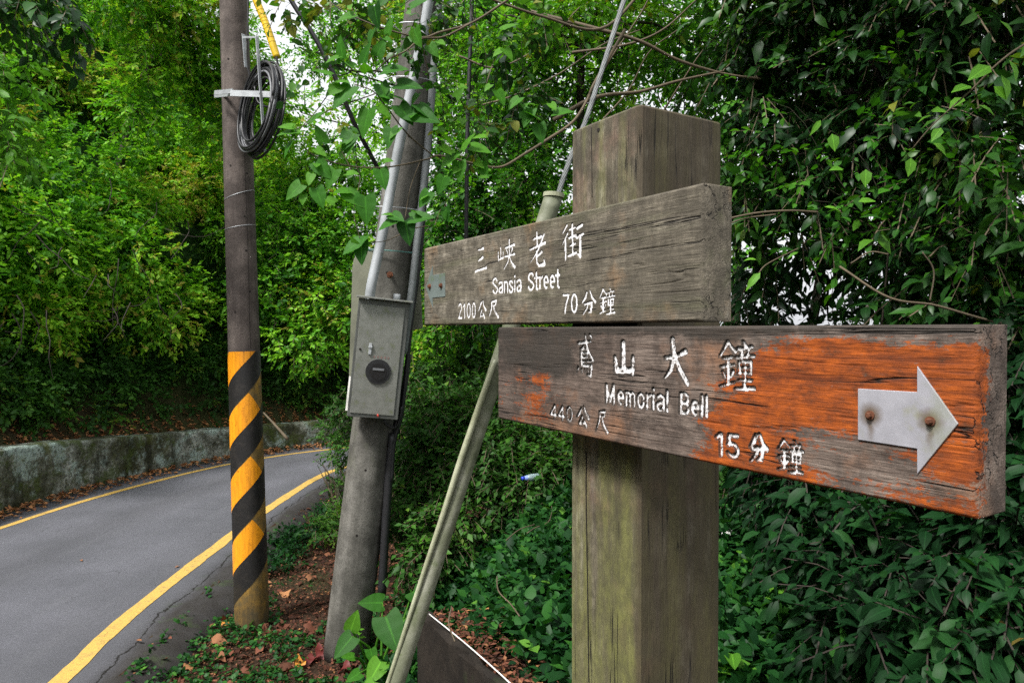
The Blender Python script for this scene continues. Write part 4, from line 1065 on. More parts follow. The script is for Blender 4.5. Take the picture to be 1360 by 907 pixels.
def rdir(n, r): return nrm(r.normal(size=(n, 3)))
def sprays(P, O, nl, leaf, T, r, tl=.25, droop=.3, rb=None, spread=.6, upn=.5, wid=1.0):
    """P roots, O outward directions: each spray is a drooping twig with nl leaves set alternately"""
    n = len(P)
    d = nrm(O + r.normal(size=(n, 3)) * spread + np.array([0, 0, -droop]))
    L_ = tl * r.uniform(.6, 1.3, n)
    sd = nrm(np.cross(d, np.array([0, 0, 1.0]) + r.normal(size=(n, 3)) * .3))
    t = (np.arange(nl) + .6) / nl
    cur = np.array([0, 0, -1.0]) * droop * .5
    tw = P[:, None] + d[:, None] * (L_[:, None] * t)[..., None] + cur * (L_[:, None] * t ** 2)[..., None]
    alt = np.where(np.arange(nl) % 2 == 0, 1, -1)
    alt[-1] = 0
    ld = d[:, None] * .75 + sd[:, None] * (alt * .9)[None, :, None] + r.normal(size=(n, nl, 3)) * .28 + np.array([0, 0, -droop * .7])
    up = np.array([0, 0, 1.0]) + r.normal(size=(n, nl, 3)) * upn + O[:, None] * .35
    sz = leaf * r.uniform(.4, 1.2, (n, nl)) * r.uniform(.75, 1.2, (n, 1))
    b = r.normal(size=n) * .14 + (.5 if rb is None else rb)
    rnd = np.clip(b[:, None] + r.normal(size=(n, nl)) * .12, 0, 1)
    V, Fq, ra = place_leaves(tw.reshape(-1, 3), ld.reshape(-1, 3), up.reshape(-1, 3), sz.ravel(), T, rnd.ravel(), wid)
    # ribbons for twigs
    w_ = .0016 + leaf * .012
    tt = np.array([0, .5, 1.0]); C_ = P[:, None] + d[:, None] * (L_[:, None] * tt)[..., None] + cur * (L_[:, None] * tt ** 2)[..., None]
    a = C_ + sd[:, None] * w_; b_ = C_ - sd[:, None] * w_; c_ = C_ + np.array([0, 0, w_ * 1.6])
    TV = np.stack([a, b_], 2).reshape(-1, 3)
    base = (np.arange(n) * 6)[:, None, None]
    q = np.array([(0, 1, 3, 2), (2, 3, 5, 4)])
    return (V, Fq, ra), (TV, (q[None] + base).reshape(-1, 4))

def lump_points(lumps, n, r, shell=.5, flat=.85):
    L_ = np.array([l[:3] for l in lumps]); R = np.array([l[3] for l in lumps])
    wgt = R ** 2; wgt = wgt / wgt.sum()
    k = r.choice(len(L_), n, p=wgt); u = rdir(n, r)
    rad = R[k] * (r.uniform(0, 1, n) ** shell)
    P = L_[k] + u * rad[:, None] * np.array([1, 1, flat])
    return P, u, k

def join(parts):
    V, Fs, A_ = [], [], []; b = 0
    for v, f, a in parts: V.append(v); Fs.append(f + b); A_.append(a); b += len(v)
    return np.concatenate(V), np.concatenate(Fs), np.concatenate(A_)

def branch_mesh(name, segs, ns=6):
    k = MB()
    for P, R, n_ in segs: k.tube(P, R, ns, n_)
    return k.mesh(name, smooth=True, fix=False)

def limb(a, b, r, sag=.1, n=4):
    a, b = Vector(a), Vector(b); o = [a]; d = b - a
    for i in range(1, n):
        f = i / n; o.append(a + d * f + Vector(r.normal(size=3)) * d.length * .055 + Vector((0, 0, sag * d.length * math.sin(PI * f))))
    return o + [b]

def make_tree(name, label, cat, base, fork, lumps, nsp, nl, leaf, T, m, seed, tl=.22, droop=.3, trunk_r=.06, group=None, rb=.5, spread=.6,
              barkm=None, shell=.5, cull=None, topn=0, parts_m=None, wid=1.0, flat=.85, sub=3):
    r = np.random.default_rng(seed)
    base = Vector(base); fork = Vector(fork)
    t = thing(name, label, cat, base, group)
    P, O, k = lump_points(lumps, nsp, r, shell, flat)
    if cull is not None:
        msk = cull(P); P, O, k = P[msk], O[msk], k[msk]
    lb_ = r.normal(size=len(lumps)) * .12
    (V, Fq, ra), (TV, TF) = sprays(P, O, nl, leaf, T, r, tl, droop, rb + lb_[k], spread, wid=wid)
    b0 = np.array(base)
    # nearest leaves become objects of their own
    if topn:
        nv = len(T[0]); nf = len(T[1])
        VV = V.reshape(-1, nv, 3); ctr = VV.mean(1)
        cc_ = ctr - np.array([0, 0, CAMZ]); dep = cc_[:, 1]
        px = 680 + F * cc_[:, 0] / np.maximum(dep, .1); py = 438 - F * cc_[:, 2] / np.maximum(dep, .1)
        vis = (px > 0) & (px < 1360) & (py > 0) & (py < 907) & (dep > .3)
        score = np.where(vis, dep, 99); pick = np.argsort(score)[:topn]
        keepm = np.ones(len(VV), bool); keepm[pick] = False
        for i in pick:
            me = one_leaf('leaf', VV[i] - VV[i][0], T[1], np.full(nv, ra[i * nv]))
            o = link('leaf', me, m, t); o.location = Vector(VV[i][0] - b0)
        V = VV[keepm].reshape(-1, 3); ra = ra.reshape(-1, nv)[keepm].ravel()
        Fq = (T[1][None] + (np.arange(keepm.sum()) * nv)[:, None, None]).reshape(-1, 3)
    rib_ = np.tile(RIBS.get(len(T[0]), [0] * len(T[0])), len(V) // len(T[0]))
    o = link('crown', mesh_np('crown', V - b0, Fq, {'rnd': ra, 'rib': rib_}), m, t, kind='stuff')
    link('twigs', mesh_np('twigs', TV - b0, TF), M['twig_dark'] if m is M['leaf_dark'] else M['twig'], t, kind='stuff')
    if trunk_r:
        mid = base.lerp(fork, .5) + Vector((r.normal() * .04, r.normal() * .04, 0))
        tr = branch_mesh('trunk', [([base - base - Vector((0, 0, .15)), mid - base, fork - base], [trunk_r, trunk_r * .85, trunk_r * .7], 12)], 10)
        link('trunk', tr, barkm or M['bark'], t)
        segs = []
        for l in lumps:
            c_ = Vector(l[:3]); ro = trunk_r * .42
            pl = limb(fork - base, c_ - base, r, .08); segs.append((pl, [ro, ro * .8, ro * .6, ro * .42, ro * .25], 10))
            for _ in range(sub):
                e_ = c_ + Vector(rdir(1, r)[0]) * l[3] * .9
                s0 = pl[3] if r.random() < .5 else pl[4]
                segs.append((limb(s0, e_ - base, r, .03, 3), [ro * .35, ro * .28, ro * .2, ro * .08], 7))
        link('branches', branch_mesh('branches', segs, 5), barkm or M['bark'], t)
    return t
def LP_(lst): return [(*at(x, y, d), r) for x, y, d, r in lst]

# ---- hillside thicket (reads as one tangled mass)
r = np.random.default_rng(11)
def hill_mass(name, label, cat, n_l, srange, qr, nsp, nl, leaf, T, m, seed, rad, rbf, zoff=.45, overhang=0, minz=-9, kind='stuff', cull=None, droop=.25, tl=.2):
    r = np.random.default_rng(seed)
    s = r.uniform(*srange, n_l); q = r.uniform(qr[0], qr[1], n_l)
    i = np.clip((s * (len(LP) - 1)).astype(int), 0, len(LP) - 1)
    Tn = np.gradient(LP, axis=0); Tn = nrm(Tn); nn_ = np.c_[-Tn[:, 1], Tn[:, 0]]
    p = LP[i] + nn_[i] * q[:, None]
    z = terrain(p[:, 0], p[:, 1]) + zoff + r.uniform(-.2, .5, n_l)
    sh_ = overhang * sstep(1.5, 3.2, z) * sstep(7, 4, z); p = p - nn_[i] * sh_[:, None]
    R = r.uniform(*rad, n_l)
    d_ = np.maximum(p[:, 1], .1); pj = 680 + F * p[:, 0] / d_; qj = 438 - F * (z - CAMZ) / d_
    ok = (z > minz) & (pj > -260) & (pj < 760) & (qj > -330) & ~((pj > 338) & (qj < 70 + .35 * (pj - 338)))
    lumps = [(p[j, 0], p[j, 1], z[j], R[j]) for j in range(n_l) if ok[j]]
    P, O, k = lump_points(lumps, nsp, r, .4, .8)
    if cull is not None: mm = cull(P); P, O, k = P[mm], O[mm], k[mm]
    lb_ = r.normal(size=len(lumps)) * .19
    (V, Fq, ra), (TV, TF) = sprays(P, O, nl, leaf, T, r, tl, droop, rbf(P) + lb_[k])
    o = link(name, mesh_np(name, V, Fq, {'rnd': ra}), m, label=label, cat=cat, kind=kind)
    return lumps
def inview(P, mg=120):
    d = np.maximum(P[:, 1], .1); px = 680 + F * P[:, 0] / d; py = 438 - F * (P[:, 2] - CAMZ) / d
    return (px > -mg) & (px < 1360 + mg) & (py > -mg - 60) & (py < 907 + mg)
# arclength fraction of L_E: road from y=-8 ... find indices
ilo = np.searchsorted(LP[:, 1], 5.0) / len(LP); 
iend = .66
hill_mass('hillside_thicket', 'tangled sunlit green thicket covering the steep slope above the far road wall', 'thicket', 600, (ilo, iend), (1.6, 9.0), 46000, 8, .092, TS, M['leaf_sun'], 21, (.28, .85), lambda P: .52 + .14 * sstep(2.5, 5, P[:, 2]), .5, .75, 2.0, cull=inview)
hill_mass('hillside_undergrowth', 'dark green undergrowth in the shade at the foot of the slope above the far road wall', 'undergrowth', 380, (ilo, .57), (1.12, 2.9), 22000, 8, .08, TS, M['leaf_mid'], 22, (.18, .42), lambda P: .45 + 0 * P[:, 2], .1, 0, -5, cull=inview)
# bare hanging vines and stems in the dark hollow
k = MB(); r = np.random.default_rng(5)
for i in range(26):
    px, py = r.uniform(0, 260), r.uniform(230, 430); d = 8.0 + (px / 300) * 2.2
    a = at(px, py, d); L_ = r.uniform(.3, 1.1); P = [a]
    dr = Vector((r.normal() * .5, r.normal() * .2, -1)).normalized()
    for j in range(4): dr = (dr + Vector(r.normal(size=3)) * .35).normalized(); P.append(P[-1] + dr * L_ / 4)
    k.tube(P, [.007, .006, .005, .004, .003], 4, 9)
link('hanging_vines', k.mesh('hanging_vines', fix=False), M['twig_dark'], label='bare brown vines hanging in the dark hollow of the hillside thicket', cat='vines', kind='stuff')

# ---- trees
make_tree('hillside_tree', 'fresh green tree leaning out from the top of the slope left of the striped pole', 'tree', (-7.2, 12.2, tz(-7.2, 12.2)), at(210, 60, 12),
    LP_([(195, 95, 11, .5), (185, 145, 11, .5), (150, -20, 10.5, .7), (200, 10, 11, .75), (250, -10, 11, .7), (240, 50, 11.4, .65), (285, 20, 11.8, .6), (280, 80, 12, .6), (255, 105, 11.8, .5), (305, 110, 12.2, .6), (325, 60, 12.6, .5), (330, 150, 12.4, .6), (350, 100, 12.8, .5), (365, 145, 12.8, .5), (300, 170, 12, .6)]),
    2600, 8, .105, TS, M['leaf_sun'], 30, .26, .25, .08, rb=.68)
make_tree('overhanging_bough', 'small-leaved green twigs hanging across the top of the leaning pole', 'branch', at(660, -40, 3.1), at(640, -30, 3.1),
    LP_([(440, 5, 3.2, .13), (480, 25, 3.1, .10), (560, 20, 2.9, .10), (610, 15, 3, .13), (540, 60, 3, .08), (590, 120, 3.2, .10), (640, 170, 3.2, .11), (670, 60, 3.2, .13), (700, 130, 3.3, .12), (385, 5, 3.3, .12), (450, 180, 3, .08), (610, 205, 3.1, .08), (420, 90, 3.1, .09), (730, 20, 3.3, .13)]),
    210, 6, .052, T6, M['leaf_glossy'], 46, .14, .35, .006, rb=.72, wid=1.3)
g0_ = lambda x, y, z=0: (x, y, tz(x, y) + z)
# tall bright trees behind the two poles
make_tree('bright_tree', 'bright yellow-green tree between the two utility poles with white sky behind it', 'tree', g0_(-3.6, 15.5), at(430, 300, 15),
    LP_([(395, 235, 13.2, .8), (440, 250, 13, .8), (470, 215, 13.5, .8), (420, 320, 12.6, .8), (470, 310, 12.5, .8), (380, 300, 12.6, .7), (480, 390, 12.2, .8), (440, 400, 12.4, .8), (370, 380, 12.4, .8), (410, 450, 12.1, .7), (520, 270, 13, .8)]),
    3800, 8, .105, TS, M['leaf_sun'], 31, .26, .2, .11, rb=.55)
make_tree('tall_tree', 'tall thin tree with sparse small leaves against the white sky above the leaning pole', 'tree', g0_(-1.2, 12.9), at(585, 180, 10.5),
    LP_([(560, 40, 10, .6), (610, 70, 10, .6), (640, 10, 10, .7), (590, 120, 9.5, .5), (680, 60, 9.5, .6), (650, 130, 9.5, .55), (500, 20, 10, .5), (720, 20, 9.5, .6), (460, 30, 10.5, .5), (420, 70, 11, .45), (540, 160, 10, .5)]),
    2000, 8, .085, TS, M['leaf_sun'], 32, .26, .25, .075, rb=.6, shell=.6, sub=5)
make_tree('slender_tree', 'slender dark-trunked tree behind the top of the signpost', 'tree', g0_(.55, 6.3), at(772, 60, 5.6),
    LP_([(740, 20, 5.4, .35), (800, -10, 5.4, .4), (700, 90, 5.6, .4), (850, 40, 5.6, .42), (760, 110, 5.8, .4), (900, 20, 5.6, .42), (670, 20, 5.6, .32), (820, 110, 6, .35), (950, 60, 5.4, .4), (640, 150, 5.8, .35), (880, 90, 6.2, .3)]),
    1000, 8, .075, TS, M['leaf_sun'], 33, .22, .3, .045, rb=.45, shell=.6, sub=6)
make_tree('ivy_tree', 'ivy covered tree with dense dark leaves between the pipe guard and the leaning pole', 'tree', g0_(-.55, 6.6), at(640, 330, 5.9),
    LP_([(610, 230, 5.7, .3), (650, 260, 5.6, .35), (700, 240, 5.6, .35), (620, 310, 5.6, .35), (680, 320, 5.5, .35), (730, 300, 5.5, .3), (590, 350, 5.8, .35), (640, 380, 5.5, .4), (570, 290, 6.2, .3), (735, 200, 5.8, .3), (600, 420, 5.8, .3), (680, 180, 6, .3)]),
    1800, 8, .065, TS, M['leaf_sun'], 34, .18, .3, .06, rb=.22)
make_tree('feathery_tree', 'pale feathery young tree showing behind the gap between the meter box and the boards', 'tree', g0_(-1.0, 9.6), at(560, 400, 9.4),
    LP_([(560, 450, 9, .45), (580, 480, 8.8, .4), (545, 330, 9.4, .45), (590, 430, 9, .4), (570, 380, 9, .45), (600, 520, 8.6, .4), (560, 540, 8.6, .4)]),
    1200, 8, .075, T4, M['leaf_sun'], 35, .2, .25, .05, rb=.7)
for lab, base_, fk, lst, nn_, sd_, rb_ in (
    ('far pale green tree filling the view between the leaning pole and the signpost', g0_(1.2, 17), at(700, 260, 17), [(560, 30, 16, 1.1), (640, 60, 16, 1.1), (720, 30, 16, 1.1), (600, 160, 15.5, 1.0), (690, 150, 15.5, 1.1), (770, 120, 16, 1.1), (640, 250, 15, 1.1), (740, 240, 15, 1.1), (580, 300, 15, .9), (700, 340, 15, 1.1), (800, 30, 16, 1), (640, 420, 14.5, 1.1), (540, -20, 16, 1), (460, 60, 17, .9), (500, 130, 17, .8), (400, 150, 17, .8)], 2600, 52, .5),
    ('far green tree behind the right half of the signpost top', g0_(5.5, 17), at(980, 260, 17), [(860, 30, 16, 1.1), (930, 60, 16, 1.1), (1010, 30, 16, 1.1), (880, 140, 16, 1.0), (960, 150, 16, 1.0), (1060, 130, 16, 1.1), (1000, 240, 15.5, 1.0), (1100, 240, 15.5, .9), (1180, 160, 16, 1.1), (1250, 260, 15, 1.0), (1330, 200, 15, 1.2), (1150, 30, 16, 1.2), (1280, 60, 16, 1.2), (1340, 360, 15, 1), (980, 330, 15, .7)], 2000, 53, .35)):
    make_tree('far_tree', lab, 'tree', base_, fk, LP_(lst), nn_, 8, .17, TS, M['leaf_sun'], sd_, .45, .25, .13, rb=rb_, group='far trees in the valley')
# shrub wall behind the boards
make_tree('shrub', 'green shrub behind the leaning pole foot, left of the pipe guard', 'shrub', g0_(-.75, 5.4), at(560, 640, 5.3),
    LP_([(545, 600, 5.2, .3), (575, 560, 5.3, .33), (600, 620, 5.1, .33), (550, 670, 5.0, .28), (600, 690, 4.8, .28), (570, 730, 4.7, .25), (620, 560, 5.6, .33), (545, 520, 6, .3), (610, 500, 6, .33), (640, 470, 6.2, .35), (530, 640, 5.2, .2), (650, 540, 5.6, .3)]),
    3000, 8, .058, T4, M['leaf_mid'], 36, .16, .3, .03, rb=.42)
make_tree('shrub', 'leafy shrub right of the pipe guard with the plastic bottle caught in it', 'shrub', g0_(.1, 5.3), at(700, 680, 5.2),
    LP_([(665, 600, 4.9, .3), (700, 640, 4.85, .27), (735, 620, 4.8, .27), (690, 580, 5.1, .3), (740, 680, 4.7, .27), (670, 670, 4.9, .25), (760, 640, 4.8, .3), (800, 620, 5, .35), (650, 560, 5.3, .3), (720, 560, 5.3, .3), (640, 620, 5.2, .25)]),
    2600, 8, .055, T4, M['leaf_mid'], 37, .16, .3, .03, rb=.45)
# right hand dark tree (long drooping leaves)
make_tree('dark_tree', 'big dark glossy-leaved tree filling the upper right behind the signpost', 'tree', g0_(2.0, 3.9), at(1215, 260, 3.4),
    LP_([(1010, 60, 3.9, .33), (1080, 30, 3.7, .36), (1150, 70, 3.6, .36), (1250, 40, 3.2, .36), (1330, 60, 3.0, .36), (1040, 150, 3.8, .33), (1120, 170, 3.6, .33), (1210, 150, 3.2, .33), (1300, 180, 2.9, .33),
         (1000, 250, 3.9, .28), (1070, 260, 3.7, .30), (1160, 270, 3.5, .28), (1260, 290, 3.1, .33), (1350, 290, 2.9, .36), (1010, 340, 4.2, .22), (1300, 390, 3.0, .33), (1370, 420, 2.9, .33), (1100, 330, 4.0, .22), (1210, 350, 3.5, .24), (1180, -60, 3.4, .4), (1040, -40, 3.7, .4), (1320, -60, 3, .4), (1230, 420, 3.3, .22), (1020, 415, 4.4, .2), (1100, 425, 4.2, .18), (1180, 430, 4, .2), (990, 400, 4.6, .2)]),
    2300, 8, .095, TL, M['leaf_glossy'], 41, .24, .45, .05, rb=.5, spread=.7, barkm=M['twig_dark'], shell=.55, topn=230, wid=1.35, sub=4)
make_tree('climbing_vine', 'climber with small lighter green leaves scrambling over the dark tree right of the signpost', 'vine', g0_(1.7, 3.2), at(1180, 330, 3.1),
    LP_([(1020, 200, 3.3, .12), (1090, 230, 3.2, .12), (1150, 180, 3.0, .13), (1210, 260, 2.9, .12), (1270, 190, 2.7, .12), (1130, 300, 3.1, .12), (1330, 240, 2.6, .12), (1050, 330, 3.4, .1), (1230, 330, 2.9, .12), (1180, 90, 3.0, .12), (1060, 90, 3.4, .12), (1300, 330, 2.7, .1), (1000, 130, 3.5, .12)]),
    120, 6, .05, T6, M['leaf_heart'], 50, .16, .35, .006, rb=.5, wid=1.2, sub=1)
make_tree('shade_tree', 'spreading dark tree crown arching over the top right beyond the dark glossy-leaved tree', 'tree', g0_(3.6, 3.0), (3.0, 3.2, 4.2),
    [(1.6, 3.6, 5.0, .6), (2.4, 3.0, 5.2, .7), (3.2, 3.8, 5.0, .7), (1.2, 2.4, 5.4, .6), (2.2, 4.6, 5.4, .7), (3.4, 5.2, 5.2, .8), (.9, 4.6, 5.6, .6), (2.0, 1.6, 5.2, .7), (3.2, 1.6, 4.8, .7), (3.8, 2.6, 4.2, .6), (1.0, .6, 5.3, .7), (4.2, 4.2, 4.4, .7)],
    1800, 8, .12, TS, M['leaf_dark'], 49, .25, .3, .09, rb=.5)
make_tree('understorey_tree', 'mid green fine-leaved tree behind the dark tree on the right', 'tree', g0_(2.6, 6.6), at(1100, 300, 6.2),
    LP_([(980, 120, 6, .5), (1060, 100, 6.2, .5), (1000, 20, 6, .5), (1100, 0, 6.2, .5), (1180, 110, 6, .45), (990, 210, 6, .4), (1250, 200, 5.8, .45), (1330, 130, 5.6, .45), (1080, 200, 6.2, .4), (1320, 330, 5.6, .4), (1190, 20, 6, .4), (1290, -10, 5.6, .5), (1360, 420, 5.5, .4)]),
    1300, 8, .085, TS, M['leaf_mid'], 42, .22, .3, .05, rb=.6, shell=.6)
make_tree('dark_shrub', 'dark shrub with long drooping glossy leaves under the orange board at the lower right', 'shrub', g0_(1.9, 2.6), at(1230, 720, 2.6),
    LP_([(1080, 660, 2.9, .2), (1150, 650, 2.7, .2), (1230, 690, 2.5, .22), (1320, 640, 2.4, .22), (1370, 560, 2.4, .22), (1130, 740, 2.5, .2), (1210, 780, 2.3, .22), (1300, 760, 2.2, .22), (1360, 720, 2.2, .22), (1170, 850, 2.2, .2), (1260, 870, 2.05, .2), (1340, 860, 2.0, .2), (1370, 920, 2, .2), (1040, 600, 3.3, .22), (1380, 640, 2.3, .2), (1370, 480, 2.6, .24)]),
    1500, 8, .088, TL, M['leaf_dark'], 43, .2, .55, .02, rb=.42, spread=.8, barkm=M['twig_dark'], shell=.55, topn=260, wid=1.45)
make_tree('shrub', 'dense dark green shrub behind the sign between the post and the orange board', 'shrub', g0_(1.5, 4.6), at(1060, 640, 4.4),
    LP_([(975, 600, 4.4, .3), (1000, 660, 4.2, .28), (1050, 640, 4.1, .3), (1100, 640, 4, .3), (1000, 540, 4.6, .35), (1080, 540, 4.5, .35), (1160, 560, 4.2, .35), (1240, 560, 4.2, .4), (1320, 540, 4.2, .4), (970, 700, 4, .2), (1150, 680, 3.8, .3), (1240, 700, 3.8, .35), (1350, 700, 3.8, .35), (1150, 440, 4.6, .2), (1330, 470, 4, .3), (900, 640, 4.6, .35), (1270, 800, 3.4, .35), (1370, 820, 3.2, .3)]),
    3600, 8, .065, TS, M['leaf_mid'], 44, .17, .35, .03, rb=.22)

# ---- bank of creeper leaves right of the slab
r = np.random.default_rng(51)
n_ = 60000
x = r.uniform(-.7, 3.2, n_); y = r.uniform(2.0, 5.2, n_)
f1 = side(SA, SB, x, y); f2 = side(SB, SC, x, y)
P = np.c_[x, y, np.zeros(n_)]
m_ = ((np.minimum(f1, f2) > .16) | ((y > 3.15) & (x > -.55))) & (r.uniform(size=n_) < .62)
dd = np.minimum(f1, f2); m_ &= r.uniform(size=n_) < np.where(y < 3.2, sstep(.10, .34, dd), 1)
P = P[m_]; z = terrain(P[:, 0], P[:, 1])
hgt = .10 + .30 * fbm(P[:, 0] * 2.3, P[:, 1] * 2.3, 77) * sstep(3.0, 3.8, P[:, 1]) + .10 * fbm(P[:, 0] * 7, P[:, 1] * 7, 78)
P[:, 2] = z + hgt * r.uniform(.2, 1, len(P)) ** .5
P = P[inview(P, 60)]
P = P[:16000]
O = np.c_[r.normal(size=(len(P), 2)) * .5, np.full(len(P), .6)]
nr_ = P[:, 1] < 3.5; ps_ = []
for mk, T__ in ((nr_, T6), (~nr_, T4)):
    Q = P[mk]; (V, Fq, ra), _ = sprays(Q, O[mk], 4, .066, T__, r, .10, .1, .45 + .6 * (fbm(Q[:, 0] * 3, Q[:, 1] * 3, 5) - .5), spread=.7, upn=.45, wid=1.3); ps_.append((V, Fq, ra))
V, Fq, ra = join(ps_)
link('creeper_cover', mesh_np('creeper_cover', V, Fq, {'rnd': ra}), M['leaf_cover'], label='low leafy creeper covering the bank behind the slab and round the signpost', cat='ground cover', kind='stuff')

# ---- small upright plants among the creeper
def plant(label, px, py, d, h, n, leaf, m, seed, T=T6, cat='plant', name='leafy_plant', wid=1.2, group=None, stem_to=None):
    r = np.random.default_rng(seed); top = at(px, py, d); b = Vector((top.x, top.y + .02, top.z - h))
    t = thing(name, label, cat, b, group)
    P = [Vector((0, 0, 0)), Vector((.01, .01, h * .5)), Vector((0, -.02, h))]
    MB().tube(P, [.004, .003, .002], 5, 8).obj('stem', M['twig'] if m is not M['leaf_bright'] else M['leaf_bright'], t)
    sp = spline(P, 20)
    for i in range(n):
        f = .35 + .65 * i / max(1, n - 1); p = sp[int(f * 19)]
        a = i * 2.4 + r.uniform(-.4, .4); D = np.array([[math.cos(a), math.sin(a) - .15, .25 * f + r.uniform(-.5, .2)]])
        v, f_, ra_ = place_leaves(np.zeros((1, 3)), D, np.array([[0, -.25, 1.0]]), [leaf * r.uniform(.7, 1.1) * (1.1 - .5 * f)], T, np.array([r.uniform(.2, .9)]), wid)
        o = link('leaf', one_leaf('leaf', v, f_, ra_), m, t); o.location = p
    return t
plant('pale green nettle-like plant right of the post below the orange board', 1030, 770, 2.9, .25, 9, .085, M['leaf_bright'], 61)
plant('small light green plant between the post and the pale nettle-like plant', 983, 735, 3.3, .22, 7, .08, M['leaf_bright'], 62)
plant('bright green plant under the middle of the orange board, left of the drooping dark leaves', 1105, 800, 2.5, .2, 9, .065, M['leaf_cover'], 63)
plant('green broad-leaved plant at the right foot of the post', 972, 868, 2.3, .2, 8, .105, M['leaf_bright'], 64, TH2, wid=.9)
plant('small bright seedling in the creeper left of the post', 745, 690, 3.9, .2, 7, .07, M['leaf_bright'], 65)
plant('light green weed beside the leaning pole base', 475, 850 - 18, 4.4, .12, 6, .06, M['leaf_bright'], 66)

# ---- taro: heart-shaped leaves on thick stalks at the foot of the leaning pole
taro = thing('taro_plant', 'taro plant with large heart-shaped leaves beside the foot of the leaning pole', 'plant', g0_(-.85, 4.1))
t0v = Vector(taro.location)
r = np.random.default_rng(71)
for px, py, d, s_z, dx, dy, dz, ux, uy, uz, rn, mt in (
    (466, 836, 4.1, .165, .3, -.1, .85, .1, -1, .15, .5, 'leaf_bright'), (468, 845, 4.05, .20, -.5, -.5, -.45, .1, -.7, .8, .2, 'leaf_heart'), (512, 818, 4.0, .30, .35, -.55, -.5, -.1, -.75, .7, .15, 'leaf_heart'),
    (506, 878, 3.9, .20, -.2, -.5, -.25, .2, -.5, .8, .6, 'leaf_bright'), (508, 800, 4.3, .20, -.6, -.2, .1, -.2, -.8, .6, .3, 'leaf_heart'), (548, 785, 4.3, .22, .5, -.3, -.2, .2, -.7, .7, .2, 'leaf_heart'),
    (492, 862, 4.0, .12, .3, -.4, -.6, .2, -.6, .6, .45, 'leaf_heart'), (528, 852, 4.0, .15, .6, -.3, -.5, .3, -.6, .6, .4, 'leaf_heart'), (497, 905, 3.8, .14, -.3, -.4, -.2, .1, -.5, .8, .7, 'leaf_bright'), (470, 872, 3.95, .1, -.5, -.3, .2, 0, -.5, .8, .6, 'leaf_heart'),
    (540, 820, 4.2, .16, .5, -.2, .1, 0, -.7, .7, .1, 'leaf_heart'), (478, 893, 3.85, .12, -.5, -.5, -.1, .1, -.6, .7, .5, 'leaf_heart')):
    p = at(px, py, d)
    v, f_, ra_ = place_leaves(np.zeros((1, 3)), np.array([[dx, dy, dz]]), np.array([[ux, uy, uz]]), [s_z * .68], TH2, np.array([rn]), .95)
    me = one_leaf('leaf', v, f_, ra_); o = link('leaf', me, M[mt], taro); o.location = p - t0v
    b_ = Vector((-.8 + r.uniform(-.1, .1), 4.15 + r.uniform(-.08, .08), -.05)) - t0v
    q = p - t0v; MB().tube([b_, b_.lerp(q, .5) + Vector((0, 0, .06)), q], [.010, .008, .005], 6, 10).obj('stalk', M['leaf_bright'], taro, smooth=True)

# ---- verge: soil litter, clover, fallen leaves
r = np.random.default_rng(81)
def on_verge(n, r, x0=-2.6, x1=-.2, y0=3.4, y1=9):
    x = r.uniform(x0, x1, n); y = y0 + (y1 - y0) * r.uniform(0, 1, n) ** 1.6
    e = -sdist(RP, x, y); ok = (e > .40) & (e < 2.6)
    return x[ok], y[ok]
x, y = on_verge(25000, r); z = terrain(x, y)
P = np.c_[x, y, z + r.uniform(.0, .03, len(x))]; n_ = len(P)
D = np.c_[r.normal(size=(n_, 2)), r.normal(size=n_) * .25]; U = np.c_[r.normal(size=(n_, 2)) * .45, np.ones(n_)]
V, Fq, ra = place_leaves(P, D, U, r.uniform(.012, .03, n_) * np.where(r.uniform(size=n_) < .12, 2.4, 1), TS, np.clip(r.normal(.36, .27, n_), 0, 1), 1.1)
link('leaf_litter', mesh_np('leaf_litter', V, Fq, {'rnd': ra}), M['litter'], label='brown and reddish leaf litter on the soil verge around the poles', cat='leaf litter', kind='stuff')
x, y = on_verge(5200, r, -2.6, -.6, 3.5, 5.6); cl = fbm(x * 4, y * 4, 91); k_ = cl > .43; x, y = x[k_], y[k_]; z = terrain(x, y)
P = np.c_[x, y, z + r.uniform(.015, .05, len(x))]; O = np.c_[r.normal(size=(len(x), 2)) * .8, np.full(len(x), .5)]
(V, Fq, ra), _ = sprays(P, O, 3, .034, T6, r, .025, 0, .5, upn=.3, wid=1.5)
link('clover', mesh_np('clover', V, Fq, {'rnd': ra}), M['leaf_cover'], label='small green clover-like plants spread over the leaf litter of the verge', cat='ground cover', kind='stuff')
# dark weeds on the crumbled edge between the striped pole and the bend
y = r.uniform(5.4, 10.5, 2600); xr = np.interp(y, RP[:, 1][:170], RP[:, 0][:170]); e_ = .45 + np.abs(r.normal(.12, .16, 2600)) + .25 * sstep(6.5, 9, y); x = xr + e_
k_ = fbm(x * 3, y * 3, 95) > .44; x, y = x[k_], y[k_]
P = np.c_[x, y, terrain(x, y) + r.uniform(.0, .12, len(x))]; O = np.c_[r.normal(size=(len(x), 2)) * .7, np.full(len(x), .6)]
(V, Fq, ra), _ = sprays(P, O, 4, .05, T4, r, .07, 0, .3, upn=.4, wid=1.2)
link('edge_weeds', mesh_np('edge_weeds', V, Fq, {'rnd': ra}), M['leaf_cover'], label='dark green weeds growing along the crumbled road edge behind the striped pole', cat='weeds', kind='stuff')
